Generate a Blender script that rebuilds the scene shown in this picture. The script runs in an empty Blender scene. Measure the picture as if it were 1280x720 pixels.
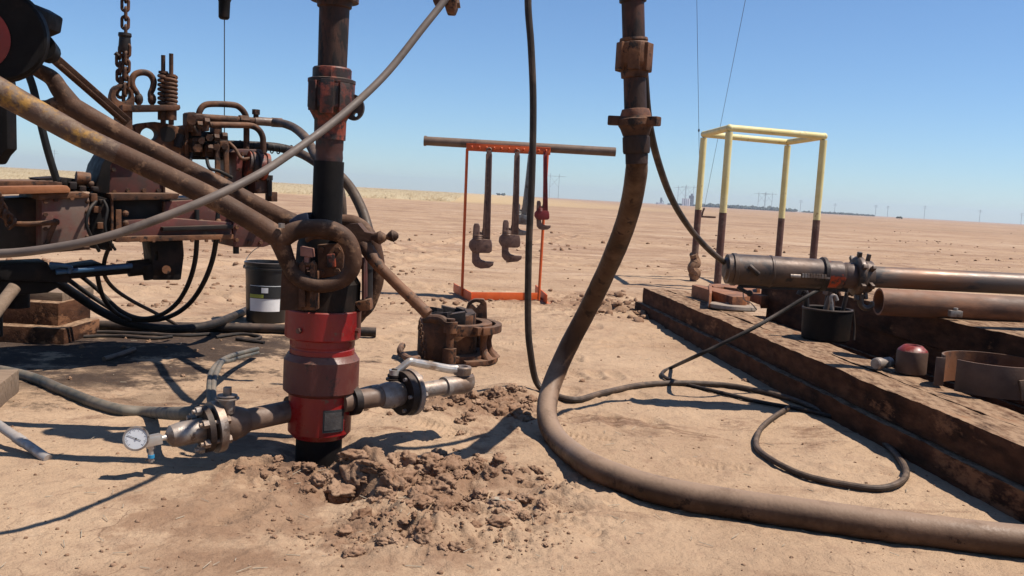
import bpy, bmesh, math, random
import numpy as np
from mathutils import Vector, Matrix
random.seed(7); RNG = np.random.default_rng(7)
PI = math.pi
sc = bpy.context.scene
COL = sc.collection

# ------------------------------------------------------------------ camera
CAM_H = 1.10; FPX = 1150.0; PITCH = math.radians(5.75); ROLL = math.radians(3.22)
CAM = Vector((0, 0, CAM_H))
_f = Vector((0, math.cos(PITCH), -math.sin(PITCH)))
_r0 = Vector((1, 0, 0)); _u0 = Vector((0, math.sin(PITCH), math.cos(PITCH)))
_r = _r0*math.cos(ROLL) + _u0*math.sin(ROLL)
_u = -_r0*math.sin(ROLL) + _u0*math.cos(ROLL)
cd = bpy.data.cameras.new('camera'); cam = bpy.data.objects.new('camera', cd); COL.objects.link(cam)
cd.sensor_width = 36; cd.lens = FPX/1280*36; cd.clip_end = 9000; cd.clip_start = 0.05
m = Matrix((_r, _u, -_f)).transposed().to_4x4(); m.translation = CAM
cam.matrix_world = m; sc.camera = cam

def ray(px, py): return _f + _r*((px-640)/FPX) - _u*((py-360)/FPX)
def P(px, py, D):
    d = ray(px, py); return CAM + d*(D/d.y)
def G(px, py, z=0.0):
    d = ray(px, py); return CAM + d*((z-CAM_H)/d.z)
class Plane:
    def __init__(s, q, n): s.q = q; s.n = Vector(n).normalized(); s.m = -s.n
    def __call__(s, px, py, off=0.0):
        d = ray(px, py); q = s.q + s.m*off
        return CAM + d*((q-CAM).dot(s.n)/d.dot(s.n))

# ------------------------------------------------------------------ mesh kit
def frame(d):
    d = Vector(d).normalized(); a = Vector((0,0,1)) if abs(d.z) < .9 else Vector((1,0,0))
    x = a.cross(d).normalized(); return x, d.cross(x).normalized(), d
def spline(pts, n=8, closed=False):
    pts = [Vector(p) for p in pts]; N = len(pts); out = []
    if N == 2 and not closed: return pts
    rng = range(N) if closed else range(N-1)
    for i in rng:
        if closed: a, b, c, d = pts[i-1], pts[i], pts[(i+1) % N], pts[(i+2) % N]
        else: a, b, c, d = pts[max(i-1,0)], pts[i], pts[i+1], pts[min(i+2,N-1)]
        for k in range(n):
            t = k/n
            out.append(.5*((2*b)+(c-a)*t+(2*a-5*b+4*c-d)*t*t+(3*b-a-3*c+d)*t**3))
    if not closed: out.append(pts[-1])
    return out
class MB:
    def __init__(s): s.v = []; s.f = []
    def add(s, vs, fs):
        o = len(s.v); s.v += [Vector(v) for v in vs]; s.f += [tuple(i+o for i in f) for f in fs]; return s
    def hexa(s, c8): # bottom 4 (ccw) + top 4
        return s.add(c8, [(3,2,1,0),(4,5,6,7),(0,1,5,4),(1,2,6,5),(2,3,7,6),(3,0,4,7)])
    def box(s, c, h, x=(1,0,0), y=None, z=(0,0,1)):
        c = Vector(c); x = Vector(x).normalized(); z = Vector(z).normalized()
        y = z.cross(x).normalized() if y is None else Vector(y).normalized()
        a, b, d = x*h[0], y*h[1], z*h[2]
        return s.hexa([c-a-b-d, c+a-b-d, c+a+b-d, c-a+b-d, c-a-b+d, c+a-b+d, c+a+b+d, c-a+b+d])
    def bar(s, a, b, w, h, up=(0,0,1)):
        a = Vector(a); b = Vector(b); d = (b-a); L = d.length; d.normalize()
        x = Vector(up).cross(d).normalized(); z = d.cross(x)
        return s.box((a+b)/2, (L/2, w/2, h/2), d, x, z)
    def prism(s, poly, ext):
        n = len(poly); e = Vector(ext); p = [Vector(q) for q in poly]
        nrm = Vector((0,0,0))
        for i in range(n): nrm += p[i].cross(p[(i+1) % n])
        if nrm.dot(e) > 0: p.reverse()
        return s.add(p+[q+e for q in p], [tuple(range(n)), tuple(range(2*n-1, n-1, -1))] +
              [(i, i+n, (i+1) % n+n, (i+1) % n) for i in range(n)])
    def holed(s, outer, inner, ext, N=32):
        """plate between an outer and an inner closed outline, given thickness"""
        def res(pl):
            pl = [Vector(q) for q in pl]; L = [0]
            for i in range(len(pl)): L.append(L[-1]+(pl[(i+1) % len(pl)]-pl[i]).length)
            out = []
            for k in range(N):
                t = L[-1]*k/N
                for i in range(len(pl)):
                    if L[i+1] >= t-1e-9:
                        u = (t-L[i])/max(L[i+1]-L[i],1e-9); out.append(pl[i].lerp(pl[(i+1) % len(pl)], u)); break
            return out
        o, i_ = res(outer), res(inner)
        k0 = min(range(N), key=lambda k: sum((o[j]-i_[(j+k) % N]).length for j in range(N)))
        i_ = i_[k0:]+i_[:k0]; e = Vector(ext)
        vs = o+i_+[q+e for q in o]+[q+e for q in i_]; fs = []
        for k in range(N):
            j = (k+1) % N
            fs += [(k,j,N+j,N+k), (2*N+j,2*N+k,3*N+k,3*N+j), (j,k,2*N+k,2*N+j), (N+k,N+j,3*N+j,3*N+k)]
        return s.add(vs, fs)
    def tube(s, pts, r, n=12, k=8, closed=False, caps=True, raw=False, sq=None):
        pp = [Vector(p) for p in pts] if raw else spline(pts, k, closed)
        M = len(pp); rs = r if hasattr(r, '__len__') else None
        T = []
        for i in range(M):
            if closed: t = pp[(i+1) % M]-pp[i-1]
            else: t = pp[min(i+1,M-1)]-pp[max(i-1,0)]
            T.append(t.normalized())
        x, y, _ = frame(T[0]); vs = []; fs = []
        for i in range(M):
            if i:
                ax = T[i-1].cross(T[i])
                if ax.length > 1e-8:
                    q = Matrix.Rotation(T[i-1].angle(T[i]), 3, ax.normalized()); x = q @ x
                x = (x - T[i]*x.dot(T[i])).normalized(); y = T[i].cross(x)
            if rs is None: R = r
            else:
                u = i/(M-1)*(len(rs)-1); a = int(min(u, len(rs)-2)); R = rs[a]+(rs[a+1]-rs[a])*(u-a)
            for j in range(n):
                a = 2*PI*j/n; ca, sa = math.cos(a), math.sin(a)
                vs.append(pp[i]+x*(R*ca)+y*(R*sa))
        for i in range(M if closed else M-1):
            i2 = (i+1) % M
            for j in range(n):
                j2 = (j+1) % n; fs.append((i*n+j, i*n+j2, i2*n+j2, i2*n+j))
        if caps and not closed:
            fs.append(tuple(range(n-1,-1,-1))); fs.append(tuple((M-1)*n+j for j in range(n)))
        return s.add(vs, fs)
    def cyl(s, a, b, ra, rb=None, n=20):
        return s.tube([a, b], [ra, ra if rb is None else rb], n, raw=True)
    def lathe(s, prof, o, ax=(0,0,1), n=32, a0=0, a1=2*PI):
        """profile of (radius, height) turned about ax through o"""
        o = Vector(o); x, y, d = frame(ax); full = abs(a1-a0-2*PI) < 1e-6; K = n if full else n+1
        vs = []; fs = []
        for (r, h) in prof:
            for j in range(K):
                a = a0+(a1-a0)*j/n; vs.append(o+d*h+x*(max(r,1e-4)*math.cos(a))+y*(max(r,1e-4)*math.sin(a)))
        for i in range(len(prof)-1):
            for j in range(n):
                j2 = (j+1) % K; fs.append((i*K+j, i*K+j2, (i+1)*K+j2, (i+1)*K+j))
        return s.add(vs, fs)
    def ball(s, c, r, n=16, x=(1,0,0), z=(0,0,1)):
        c = Vector(c); r = (r,r,r) if not hasattr(r,'__len__') else r
        x = Vector(x).normalized(); z = Vector(z).normalized(); y = z.cross(x)
        vs = []; fs = []; m_ = n//2
        for i in range(m_+1):
            t = PI*i/m_
            for j in range(n):
                p = 2*PI*j/n; vs.append(c+x*(r[0]*math.sin(t)*math.cos(p))+y*(r[1]*math.sin(t)*math.sin(p))-z*(r[2]*math.cos(t)))
        for i in range(m_):
            for j in range(n): fs.append((i*n+j, i*n+(j+1) % n, (i+1)*n+(j+1) % n, (i+1)*n+j))
        return s.add(vs, fs)
    def torus(s, c, ax, R, r, n=28, k=10, sx=1, sy=1, xdir=None):
        x, y, d = frame(ax)
        if xdir is not None: x = Vector(xdir).normalized(); y = Vector(ax).normalized().cross(x)
        c = Vector(c)
        return s.tube([c+x*(R*sx*math.cos(2*PI*i/n))+y*(R*sy*math.sin(2*PI*i/n)) for i in range(n)], r, k, closed=True, raw=True)
    def hexnut(s, c, ax, r, h):
        c = Vector(c); d = Vector(ax).normalized()
        return s.cyl(c-d*h/2, c+d*h/2, r, r, 6)
    def build(s, name, mt, parent=None, bevel=0, smooth=True, sharp=28, jitter=0):
        me = bpy.data.meshes.new(name); L = Vector(parent['_loc']) if parent and '_loc' in parent else Vector((0,0,0))
        me.from_pydata([tuple(v-L) for v in s.v], [], s.f); me.validate()
        bm = bmesh.new(); bm.from_mesh(me); bmesh.ops.remove_doubles(bm, verts=bm.verts, dist=1e-5)
        bmesh.ops.recalc_face_normals(bm, faces=bm.faces)
        if bevel:
            es = [e for e in bm.edges if len(e.link_faces) == 2 and e.calc_face_angle(0) > .6]
            try: bmesh.ops.bevel(bm, geom=es, offset=bevel, segments=2, profile=.6, affect='EDGES', clamp_overlap=True)
            except Exception: pass
        bm.to_mesh(me); bm.free()
        if smooth:
            me.polygons.foreach_set('use_smooth', [True]*len(me.polygons)); me.set_sharp_from_angle(angle=math.radians(sharp))
        me.materials.append(mt); o = bpy.data.objects.new(name, me); COL.objects.link(o)
        if parent: o.parent = parent; o['_loc'] = list(L)
        else: o['_loc'] = [0,0,0]
        return o
def recenter(o):
    """put a single-mesh thing's origin at the base of its own mesh"""
    me = o.data; n = len(me.vertices); co = np.empty(n*3); me.vertices.foreach_get('co', co); co = co.reshape(-1,3)
    c = np.array([co[:,0].mean(), co[:,1].mean(), co[:,2].min()]); me.vertices.foreach_set('co', (co-c).ravel()); o.location = c; me.update()
def thing(name, label, cat, loc, group=None):
    o = bpy.data.objects.new(name, None); COL.objects.link(o); o.location = loc; o.empty_display_size = .1
    o['_loc'] = list(loc); o['label'] = label; o['category'] = cat
    if group: o['group'] = group
    return o
def tag(o, label, cat, group=None):
    o['label'] = label; o['category'] = cat; recenter(o)
    if group: o['group'] = group
    return o
def copy_tree(o, parent=None, d=None):
    c = o.copy(); COL.objects.link(c)
    if parent: c.parent = parent
    elif d is not None: c.location = o.location+Vector(d)
    for ch in list(o.children): copy_tree(ch, c)
    return c

# ------------------------------------------------------------------ materials
def N(nt, t, **kw):
    n = nt.nodes.new(t)
    for k, v in kw.items(): setattr(n, k, v)
    return n
def mat(name, c1, c2, scale=6, c3=None, s3=3, t3=.58, w3=.06, c4=None, s4=14, t4=.62, rough=.65, metal=0.0, bump=.25, bs=60,
        dust=0.0, dustc=(.40,.27,.18), stretch=None, spec=.4, k=.62, dn=(.30,.62)):
    c1, c2, c3, c4, dustc = [tuple(v*k for v in c) if c else c for c in (c1, c2, c3, c4, dustc)]
    M = bpy.data.materials.new(name); M.use_nodes = True; nt = M.node_tree; nt.nodes.clear(); L = nt.links.new
    out = N(nt,'ShaderNodeOutputMaterial'); b = N(nt,'ShaderNodeBsdfPrincipled'); L(b.outputs[0], out.inputs[0])
    tc = N(nt,'ShaderNodeTexCoord'); mp = N(nt,'ShaderNodeMapping'); L(tc.outputs['Object'], mp.inputs[0])
    if stretch: mp.inputs['Scale'].default_value = stretch
    def noise(s, d=6, r=.6):
        n = N(nt,'ShaderNodeTexNoise'); n.inputs['Scale'].default_value = s; n.inputs['Detail'].default_value = d
        n.inputs['Roughness'].default_value = r; L(mp.outputs[0], n.inputs['Vector']); return n.outputs[0]
    def ramp(src, a, z):
        r = N(nt,'ShaderNodeMapRange'); r.inputs[1].default_value = a; r.inputs[2].default_value = z; L(src, r.inputs[0]); return r.outputs[0]
    def mix(f, A, B):
        x = N(nt,'ShaderNodeMix', data_type='RGBA')
        L(f, x.inputs[0])
        for v, i in ((A,6),(B,7)):
            if isinstance(v, tuple): x.inputs[i].default_value = (*v,1)
            else: L(v, x.inputs[i])
        return x.outputs[2]
    n1 = noise(scale)
    c = mix(ramp(n1,.36,.66), c1, c2)
    if c3: c = mix(ramp(noise(s3,8,.65), t3-w3, t3+w3), c, c3)
    if c4: c = mix(ramp(noise(s4,8,.7), t4-.03, t4+.03), c, c4)
    rg = N(nt,'ShaderNodeMapRange'); rg.inputs[1].default_value=.3; rg.inputs[2].default_value=.7
    rg.inputs[3].default_value = max(rough-.12,.05); rg.inputs[4].default_value = min(rough+.14,1); L(noise(scale*2.3), rg.inputs[0]); ro = rg.outputs[0]
    if dust:
        ge = N(nt,'ShaderNodeNewGeometry'); sp = N(nt,'ShaderNodeSeparateXYZ'); L(ge.outputs['Normal'], sp.inputs[0])
        up = ramp(sp.outputs[2], .15, .9); nd = ramp(noise(scale*1.7,8,.7), dn[0], dn[1])
        mm = N(nt,'ShaderNodeMath', operation='MULTIPLY'); L(up, mm.inputs[0]); L(nd, mm.inputs[1])
        m2 = N(nt,'ShaderNodeMath', operation='MULTIPLY'); L(mm.outputs[0], m2.inputs[0]); m2.inputs[1].default_value = dust
        c = mix(m2.outputs[0], c, dustc)
    L(c, b.inputs['Base Color']); L(ro, b.inputs['Roughness']); b.inputs['Metallic'].default_value = metal
    b.inputs['Specular IOR Level'].default_value = spec
    if bump:
        bp = N(nt,'ShaderNodeBump'); bp.inputs['Strength'].default_value = bump; bp.inputs['Distance'].default_value = .004
        L(noise(bs,4,.6), bp.inputs['Height']); L(bp.outputs[0], b.inputs['Normal'])
    return M
TAN = (.36,.25,.17)
M = {}
M['rust']   = mat('rusty_steel', (.050,.022,.012), (.140,.060,.030), 8, (.25,.105,.046), 4, .55, .09, (.025,.015,.011), 13, .58, rough=.72, dust=.5, dustc=(.36,.23,.15), bump=.5, bs=90, spec=.25)
M['dark']   = mat('greasy_dark_steel', (.012,.009,.008), (.032,.022,.018), 8, (.07,.038,.025), 5, .60, rough=.55, dust=.3, bump=.3, spec=.25)
M['black']  = mat('black_greasy_steel', (.007,.006,.006), (.016,.012,.010), 8, (.035,.02,.014), 5, .6, rough=.6, bump=.25, dust=.08, spec=.12)
M['link']   = mat('worn_link_steel', (.078,.036,.020), (.145,.074,.043), 7, (.046,.022,.013), 6, .52, .09, (.21,.115,.065), 14, .58, rough=.65, dust=.42, dustc=(.33,.21,.14), bump=.5, bs=110, spec=.15)
M['ylink']  = mat('link_steel_with_yellow_paint', (.078,.038,.021), (.145,.076,.045), 7, (.42,.21,.03), 11, .57, .05, (.20,.125,.075), 15, .56, rough=.62, dust=.2, bump=.45, bs=110)
M['red']    = mat('worn_red_paint', (.13,.028,.020), (.20,.042,.030), 6, (.075,.036,.026), 5, .50, .12, (.20,.12,.08), 7, .62, rough=.6, dust=.7, bump=.2)
M['redbr']  = mat('bright_red_paint', (.27,.008,.009), (.36,.014,.013), 6, (.10,.010,.009), 4, .62, .12, (.17,.08,.05), 9, .64, rough=.34, dust=.35, bump=.15)
M['redor']  = mat('chipped_orange_red_paint', (.27,.045,.020), (.38,.068,.028), 7, (.035,.017,.012), 9, .49, .06, (.014,.009,.008), 25, .56, rough=.6, dust=.3, bump=.4)
M['dustred']= mat('dusty_red_flange', (.115,.022,.016), (.165,.040,.028), 4, (.21,.105,.068), 3.2, .57, .1, (.040,.016,.012), 12, .6, rough=.5, dust=.4, bump=.3)
M['tubing'] = mat('dark_tubing_steel', (.028,.014,.009), (.075,.035,.021), 8, (.14,.050,.025), 6, .56, .07, (.015,.010,.009), 18, .56, rough=.6, dust=.1, bump=.5, bs=90, stretch=(1,1,.4), spec=.25)
M['tubered']= mat('rusty_red_tubing', (.05,.018,.013), (.10,.03,.02), 14, (.02,.013,.012), 9, .58, rough=.6, bump=.35)
M['rubber'] = mat('black_rubber', (.010,.010,.010), (.022,.020,.019), 10, (.05,.033,.024), 6, .62, rough=.6, dust=.22, bump=.15, spec=.2)
M['rubdust']= mat('dusty_rubber_hose', (.036,.024,.017), (.066,.046,.034), 12, (.12,.078,.052), 5, .57, rough=.6, dust=.4, bump=.2, spec=.25)
M['greyhose']=mat('dusty_grey_hose', (.15,.115,.095), (.20,.155,.125), 9, (.10,.075,.06), 6, .6, rough=.6, dust=.3, bump=.15)
M['teal']   = mat('faded_teal_hose', (.035,.050,.048), (.085,.095,.085), 9, (.19,.17,.13), 4, .54, rough=.6, dust=.4, bump=.15)
M['bighose']= mat('dusty_brown_rotary_hose', (.070,.036,.020), (.135,.075,.045), 4, (.20,.115,.07), 5, .54, .09, (.035,.020,.014), 14, .60, rough=.5, dust=.9, dustc=(.42,.285,.195), bump=.5, bs=60, dn=(.2,.5), spec=.12)
M['silver'] = mat('galvanised_steel', (.29,.26,.23), (.40,.365,.33), 10, (.17,.11,.075), 6, .53, .10, (.11,.075,.055), 16, .60, rough=.48, metal=.45, dust=.6, bump=.25, k=.85)
M['brass']  = mat('dull_brass', (.32,.22,.12), (.42,.33,.22), 15, rough=.4, metal=.7, bump=.1)
M['chrome'] = mat('bright_plated_steel', (.42,.385,.34), (.54,.50,.45), 12, (.30,.22,.16), 10, .58, rough=.38, metal=.6, bump=.1, k=.9, dust=.4)
M['pipe']   = mat('brown_line_pipe', (.16,.095,.06), (.24,.15,.10), 9, (.09,.05,.035), 6, .6, rough=.55, dust=.3, bump=.25)
M['orange'] = mat('orange_rack_paint', (.56,.085,.012), (.66,.115,.018), 12, (.22,.05,.02), 30, .66, .03, rough=.55, bump=.15, k=.85)
M['wrench'] = mat('dusty_brown_wrench', (.12,.062,.043), (.19,.11,.078), 20, (.07,.035,.027), 16, .6, rough=.5, metal=.15, dust=.6, bump=.2, k=.85)
M['redwr']  = mat('red_wrench', (.24,.018,.016), (.32,.03,.025), 20, (.10,.035,.028), 16, .58, rough=.5, bump=.15, dust=.3)
M['alu']    = mat('dull_aluminium', (.24,.225,.21), (.34,.32,.30), 18, (.16,.12,.1), 12, .6, rough=.5, metal=.6, bump=.1)
M['yellow'] = mat('faded_yellow_paint', (.62,.50,.20), (.70,.60,.30), 5, (.36,.23,.09), 12, .64, .04, rough=.55, bump=.12, k=.85)
M['maroon'] = mat('maroon_primer', (.105,.040,.026), (.15,.058,.038), 6, (.20,.12,.08), 8, .58, rough=.6, bump=.15)
M['timber'] = mat('weathered_brown_timber', (.072,.030,.016), (.165,.072,.037), 5, (.030,.015,.010), 3, .56, .10, (.30,.14,.07), 1.6, .62, rough=.9, dust=.95, dustc=(.44,.285,.175), bump=1.0, bs=34, stretch=(3,1.1,3), dn=(.34,.58), spec=.1)
M['timlite']= mat('pale_timber', (.22,.15,.095), (.32,.22,.145), 7, (.14,.085,.05), 6, .6, rough=.85, dust=.5, bump=.6, bs=40, stretch=(.6,5,5))
M['board']  = mat('grey_weathered_board', (.34,.27,.21), (.44,.36,.29), 9, (.15,.11,.085), 8, .6, rough=.85, bump=.5, bs=50, stretch=(1,6,1), dust=.3)
M['rustor'] = mat('orange_rust_channel', (.30,.10,.035), (.42,.16,.06), 9, (.12,.042,.022), 6, .58, rough=.75, dust=.3, bump=.35)
M['rustpipe']=mat('orange_rust_pipe', (.24,.095,.045), (.34,.15,.075), 6, (.11,.05,.03), 5, .58, .08, rough=.7, dust=.35, bump=.3, stretch=(.4,1,1))
M['bluepipe']=mat('blued_steel_pipe', (.10,.075,.062), (.17,.115,.085), 5, (.26,.115,.055), 4, .58, .07, (.05,.045,.047), 6, .58, rough=.5, metal=.25, dust=.4, bump=.2, stretch=(.35,1,1))
M['tool']   = mat('dark_tool_steel', (.040,.027,.021), (.072,.048,.037), 7, (.15,.088,.055), 4, .55, .1, (.03,.024,.021), 12, .58, rough=.5, metal=.3, dust=.55, dustc=(.26,.20,.165), bump=.2)
M['toolred']= mat('tool_with_orange_paint_flakes', (.06,.036,.03), (.10,.056,.044), 8, (.55,.07,.015), 11, .60, .03, rough=.5, metal=.2, dust=.35, bump=.2)
M['bowl']   = mat('brown_rust_bowl', (.090,.046,.028), (.150,.080,.050), 7, (.17,.095,.06), 4, .6, rough=.65, dust=.4, bump=.3)
M['bowlin'] = mat('orange_rust_inside', (.20,.07,.025), (.30,.11,.04), 9, (.10,.04,.02), 8, .58, rough=.75, bump=.3)
M['blue']   = mat('blue_hose_or_rod', (.012,.065,.15), (.03,.12,.24), 12, rough=.4, dust=.3, bump=.1)
M['navy']   = mat('navy_cloth', (.008,.013,.032), (.018,.028,.065), 12, rough=.9, bump=.4)
M['plastic']= mat('black_bucket_plastic', (.010,.010,.011), (.018,.017,.017), 6, rough=.38, bump=.03, dust=.3)
M['white']  = mat('white_label_paper', (.62,.61,.59), (.70,.69,.67), 14, rough=.6, bump=.05, k=.95)
M['lblack'] = mat('black_label_print', (.02,.02,.02), (.03,.03,.03), 10, rough=.6, bump=0)
M['lgreen'] = mat('yellow_green_label_print', (.42,.46,.06), (.48,.5,.1), 10, rough=.6, bump=0)
M['dial']   = mat('gauge_dial_white', (.52,.53,.55), (.58,.59,.6), 5, rough=.3, bump=0, k=.9)
M['valveblue']=mat('blue_valve_cap', (.02,.28,.55), (.03,.34,.62), 5, rough=.4, bump=0)
M['wire']   = mat('dark_wire_rope', (.03,.03,.035), (.05,.05,.055), 5, rough=.6, bump=0)
M['leaf']   = mat('dry_pale_leaf', (.42,.34,.24), (.52,.44,.33), 30, rough=.8, bump=.2)
M['rod']    = mat('worn_bright_rod', (.32,.28,.25), (.42,.38,.34), 12, (.25,.19,.15), 14, .6, rough=.45, metal=.25, bump=.1, k=.9, dust=.2)
M['housing']= mat('dusty_red_housing', (.16,.10,.075), (.21,.14,.105), 4, (.20,.045,.032), 3.2, .52, .08, (.26,.16,.10), 6, .60, rough=.65, dust=.5, bump=.25)
M['dome']   = mat('worn_red_dome', (.17,.022,.018), (.24,.035,.027), 14, (.30,.18,.13), 16, .58, rough=.38, bump=.2, k=.85)
M['far_white']=mat('far_white_building', (.66,.66,.66), (.72,.72,.72), .1, rough=.8, bump=0, k=1)
M['far_grey']= mat('far_grey_building', (.16,.17,.19), (.22,.23,.25), .1, rough=.8, bump=0)
M['pylon']  = mat('galvanised_lattice_steel', (.26,.27,.28), (.32,.33,.34), .3, rough=.6, bump=0)
M['tree']   = mat('hazed_green_foliage', (.07,.09,.06), (.10,.12,.075), .2, rough=.9, bump=0)  # foliage colour lightened to stand in for more distance haze
M['straw']  = mat('dry_straw', (.60,.47,.28), (.72,.58,.37), .5, (.48,.35,.19), .2, .55, rough=.9, bump=0, k=.56)
# ------------------------------------------------------------------ ground
def _hash(i, j, s): 
    n = (i.astype(np.int64)*374761393 + j.astype(np.int64)*668265263 + s*982451653) & 0x7fffffff
    n = (n ^ (n >> 13))*1274126177 & 0x7fffffff
    return ((n ^ (n >> 16)) & 0xffff)/65535.0
def vnoise(x, y, s=0):
    xi = np.floor(x); yi = np.floor(y); u = x-xi; v = y-yi; u = u*u*(3-2*u); v = v*v*(3-2*v)
    a = _hash(xi,yi,s); b = _hash(xi+1,yi,s); c = _hash(xi,yi+1,s); d = _hash(xi+1,yi+1,s)
    return (a*(1-u)+b*u)*(1-v)+(c*(1-u)+d*u)*v - .5
def fbm(x, y, o=4, s=0, g=.5):
    t = 0; a = 1
    for k in range(o): t = t+a*vnoise(x*2**k+17.3*k, y*2**k-9.1*k, s+k); a *= g
    return t
def gauss(x, y, c, rx, ry=None, rot=0):
    ry = ry or rx; dx = x-c[0]; dy = y-c[1]; a = math.cos(rot); b = math.sin(rot)
    return np.exp(-(((dx*a+dy*b)/rx)**2+((-dx*b+dy*a)/ry)**2))
gp = lambda px, py: G(px, py)[:2]
HOLES = [(gp(430,614), .075, -.22), (gp(478,574), .085, -.17), (gp(404,572), .15, -.10), (gp(655,606), .032, -.09), (gp(585,612),.035,-.05), (gp(545,604),.03,-.04), (gp(520,620),.04,-.05), (gp(600,560),.05,-.03)]
_fr = random.Random(21); PRINTS = []
for _ in range(26):
    _x = _fr.uniform(-1.6,2.2); _y = _fr.uniform(2.6,8.5); _a = _fr.uniform(0,PI)
    for _k in range(_fr.randint(2,5)): PRINTS.append((_x+math.cos(_a)*.62*_k+math.sin(_a)*.09*(-1)**_k, _y+math.sin(_a)*.62*_k-math.cos(_a)*.09*(-1)**_k, _a+_fr.uniform(-.15,.15)))
RUTS = [((-9,7.6),(12,10.8)),((-9,9.3),(12,12.6)),((-14,16),(20,13.6)),((-14,18),(20,15.6)),((-20,21),(24,27)),((-20,23.2),(24,29.4)),((2.2,30),(-3,6.6)),((.6,30),(-4.6,6.9))]
RIDGE = [(gp(560,520), .22, .07), (gp(640,498), .20, .065), (gp(465,600), .10, .09), (gp(405,612), .10, .06), (gp(350,580), .18, .025), (gp(500,640), .20, .02), (gp(620,600), .2, .02), (gp(745,400), .6, .05), (gp(480,545), .16, .03)]
ROUGH = [(gp(570,605), .40, .22, 1), (gp(450,600), .30, .22, 1), (gp(345,592), .20, .14, .5), (gp(600,515), .40, .22, .9), (gp(500,660),.4,.2,.6), (gp(770,385),.9,.8,.8), (gp(640,620),.30,.22,.9)]
def rough(x, y):
    t = 0*x
    for c, rx, ry, w in ROUGH: t = np.maximum(t, w*gauss(x,y,c,rx*1.05,ry*1.05))
    return np.clip(t*(1.05+1.7*fbm(x*3.3,y*3.3,3,60)), 0, 1)
def hgt(x, y, detail=True):
    d = np.maximum(y, 1.0)
    h = .035*fbm(x*.45, y*.45, 3, 1) + .016*fbm(x*1.7, y*1.7, 3, 5)
    far = np.clip((d-9)/20, 0, 1)
    h = h + far*(.10*fbm(x*.10, y*.22, 4, 9) + .05*vnoise(x*.3, y*1.3, 12))
    for c, r, a in HOLES: h = h+a*gauss(x,y,c,r)
    for c, r, a in RIDGE: h = h+a*gauss(x,y,c,r)
    if detail:
        R = rough(x,y)
        b1 = fbm(x*9, y*9, 4, 20, .6); h = h + .012*np.clip((d-6)/3,0,1)*np.abs(fbm(x*2.2, y*2.8, 4, 71, .6)); h = h + (.006+.075*R)*b1 + R*.05*np.abs(fbm(x*5, y*5, 3, 33)) + (.003+.024*R)*np.abs(fbm(x*30, y*30, 2, 40))
    for px_, py_, a_ in PRINTS:
        dx = x-px_; dy = y-py_; k = (np.abs(dx) < .3) & (np.abs(dy) < .3)
        if not k.any(): continue
        u = dx[k]*math.cos(a_)+dy[k]*math.sin(a_); v = -dx[k]*math.sin(a_)+dy[k]*math.cos(a_)
        g1 = np.exp(-(np.abs(u-.05)/.085)**4-(np.abs(v)/.045)**4); g2 = np.exp(-(np.abs(u+.10)/.045)**4-(np.abs(v)/.036)**4); rim = np.exp(-((np.sqrt((u/.17)**2+(v/.07)**2)-1)/.25)**2)
        h[k] = h[k]-.011*np.maximum(g1,g2)*(1+.5*np.sin(u*230))+.005*rim
    for (xa,ya),(xb,yb) in RUTS:
        L_ = math.hypot(xb-xa,yb-ya); ux, uy = (xb-xa)/L_, (yb-ya)/L_; u = (x-xa)*ux+(y-ya)*uy; v = -(x-xa)*uy+(y-ya)*ux+.25*np.sin(u*.35+xa)
        k = (np.abs(v) < .5) & (u > 0) & (u < L_)
        if not k.any(): continue
        e = np.clip(np.minimum(u[k],L_-u[k])/3,0,1); h[k] = h[k]+e*(-.028*np.exp(-(np.abs(v[k])/.16)**4)*(1+.35*np.sin(u[k]*30+np.sign(v[k])*1.2))+.018*np.exp(-((np.abs(v[k])-.24)/.07)**2)*(1+.6*np.sin(u[k]*9+3*np.sin(u[k]*2.3))))
    # hold it below flat lying gear and level out close to the camera's feet
    return h*np.clip((d-0.6)/1.2, 0, 1)
def gz(x, y): return float(hgt(np.array([float(x)]), np.array([float(y)]))[0])

def grid_sheet():
    ys = [-60.0, -2.0]
    while ys[-1] < 3000:
        y = ys[-1]; ys.append(y + (.06 if y < 2.3 else .0085 if y < 4.6 else .0085+.0042*(y-4.6) if y < 30 else .115+.05*(y-30)))
    ys = np.array(ys); C = 900
    s = np.linspace(-1, 1, C); s = np.sign(s)*(.33*np.abs(s)+.67*np.abs(s)**2.3)
    w = np.where(ys < -10, 60.0, .85*np.maximum(ys,0)+2.6)
    X = s[None,:]*w[:,None]; Y = np.repeat(ys[:,None], C, 1)
    Z = hgt(X, Y)
    R = len(ys); co = np.stack([X,Y,Z],-1).reshape(-1,3).astype(np.float32)
    i = np.arange(R-1)[:,None]*C+np.arange(C-1)[None,:]
    f = np.stack([i, i+1, i+C+1, i+C], -1).reshape(-1,4).astype(np.int32)
    me = bpy.data.meshes.new('ground'); me.vertices.add(len(co)); me.vertices.foreach_set('co', co.ravel())
    me.loops.add(f.size); me.loops.foreach_set('vertex_index', f.ravel())
    me.polygons.add(len(f)); me.polygons.foreach_set('loop_start', np.arange(0, f.size, 4, dtype=np.int32))
    me.polygons.foreach_set('use_smooth', np.ones(len(f), dtype=bool)); me.update(calc_edges=True)
    print('ground', len(co)); return me

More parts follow.
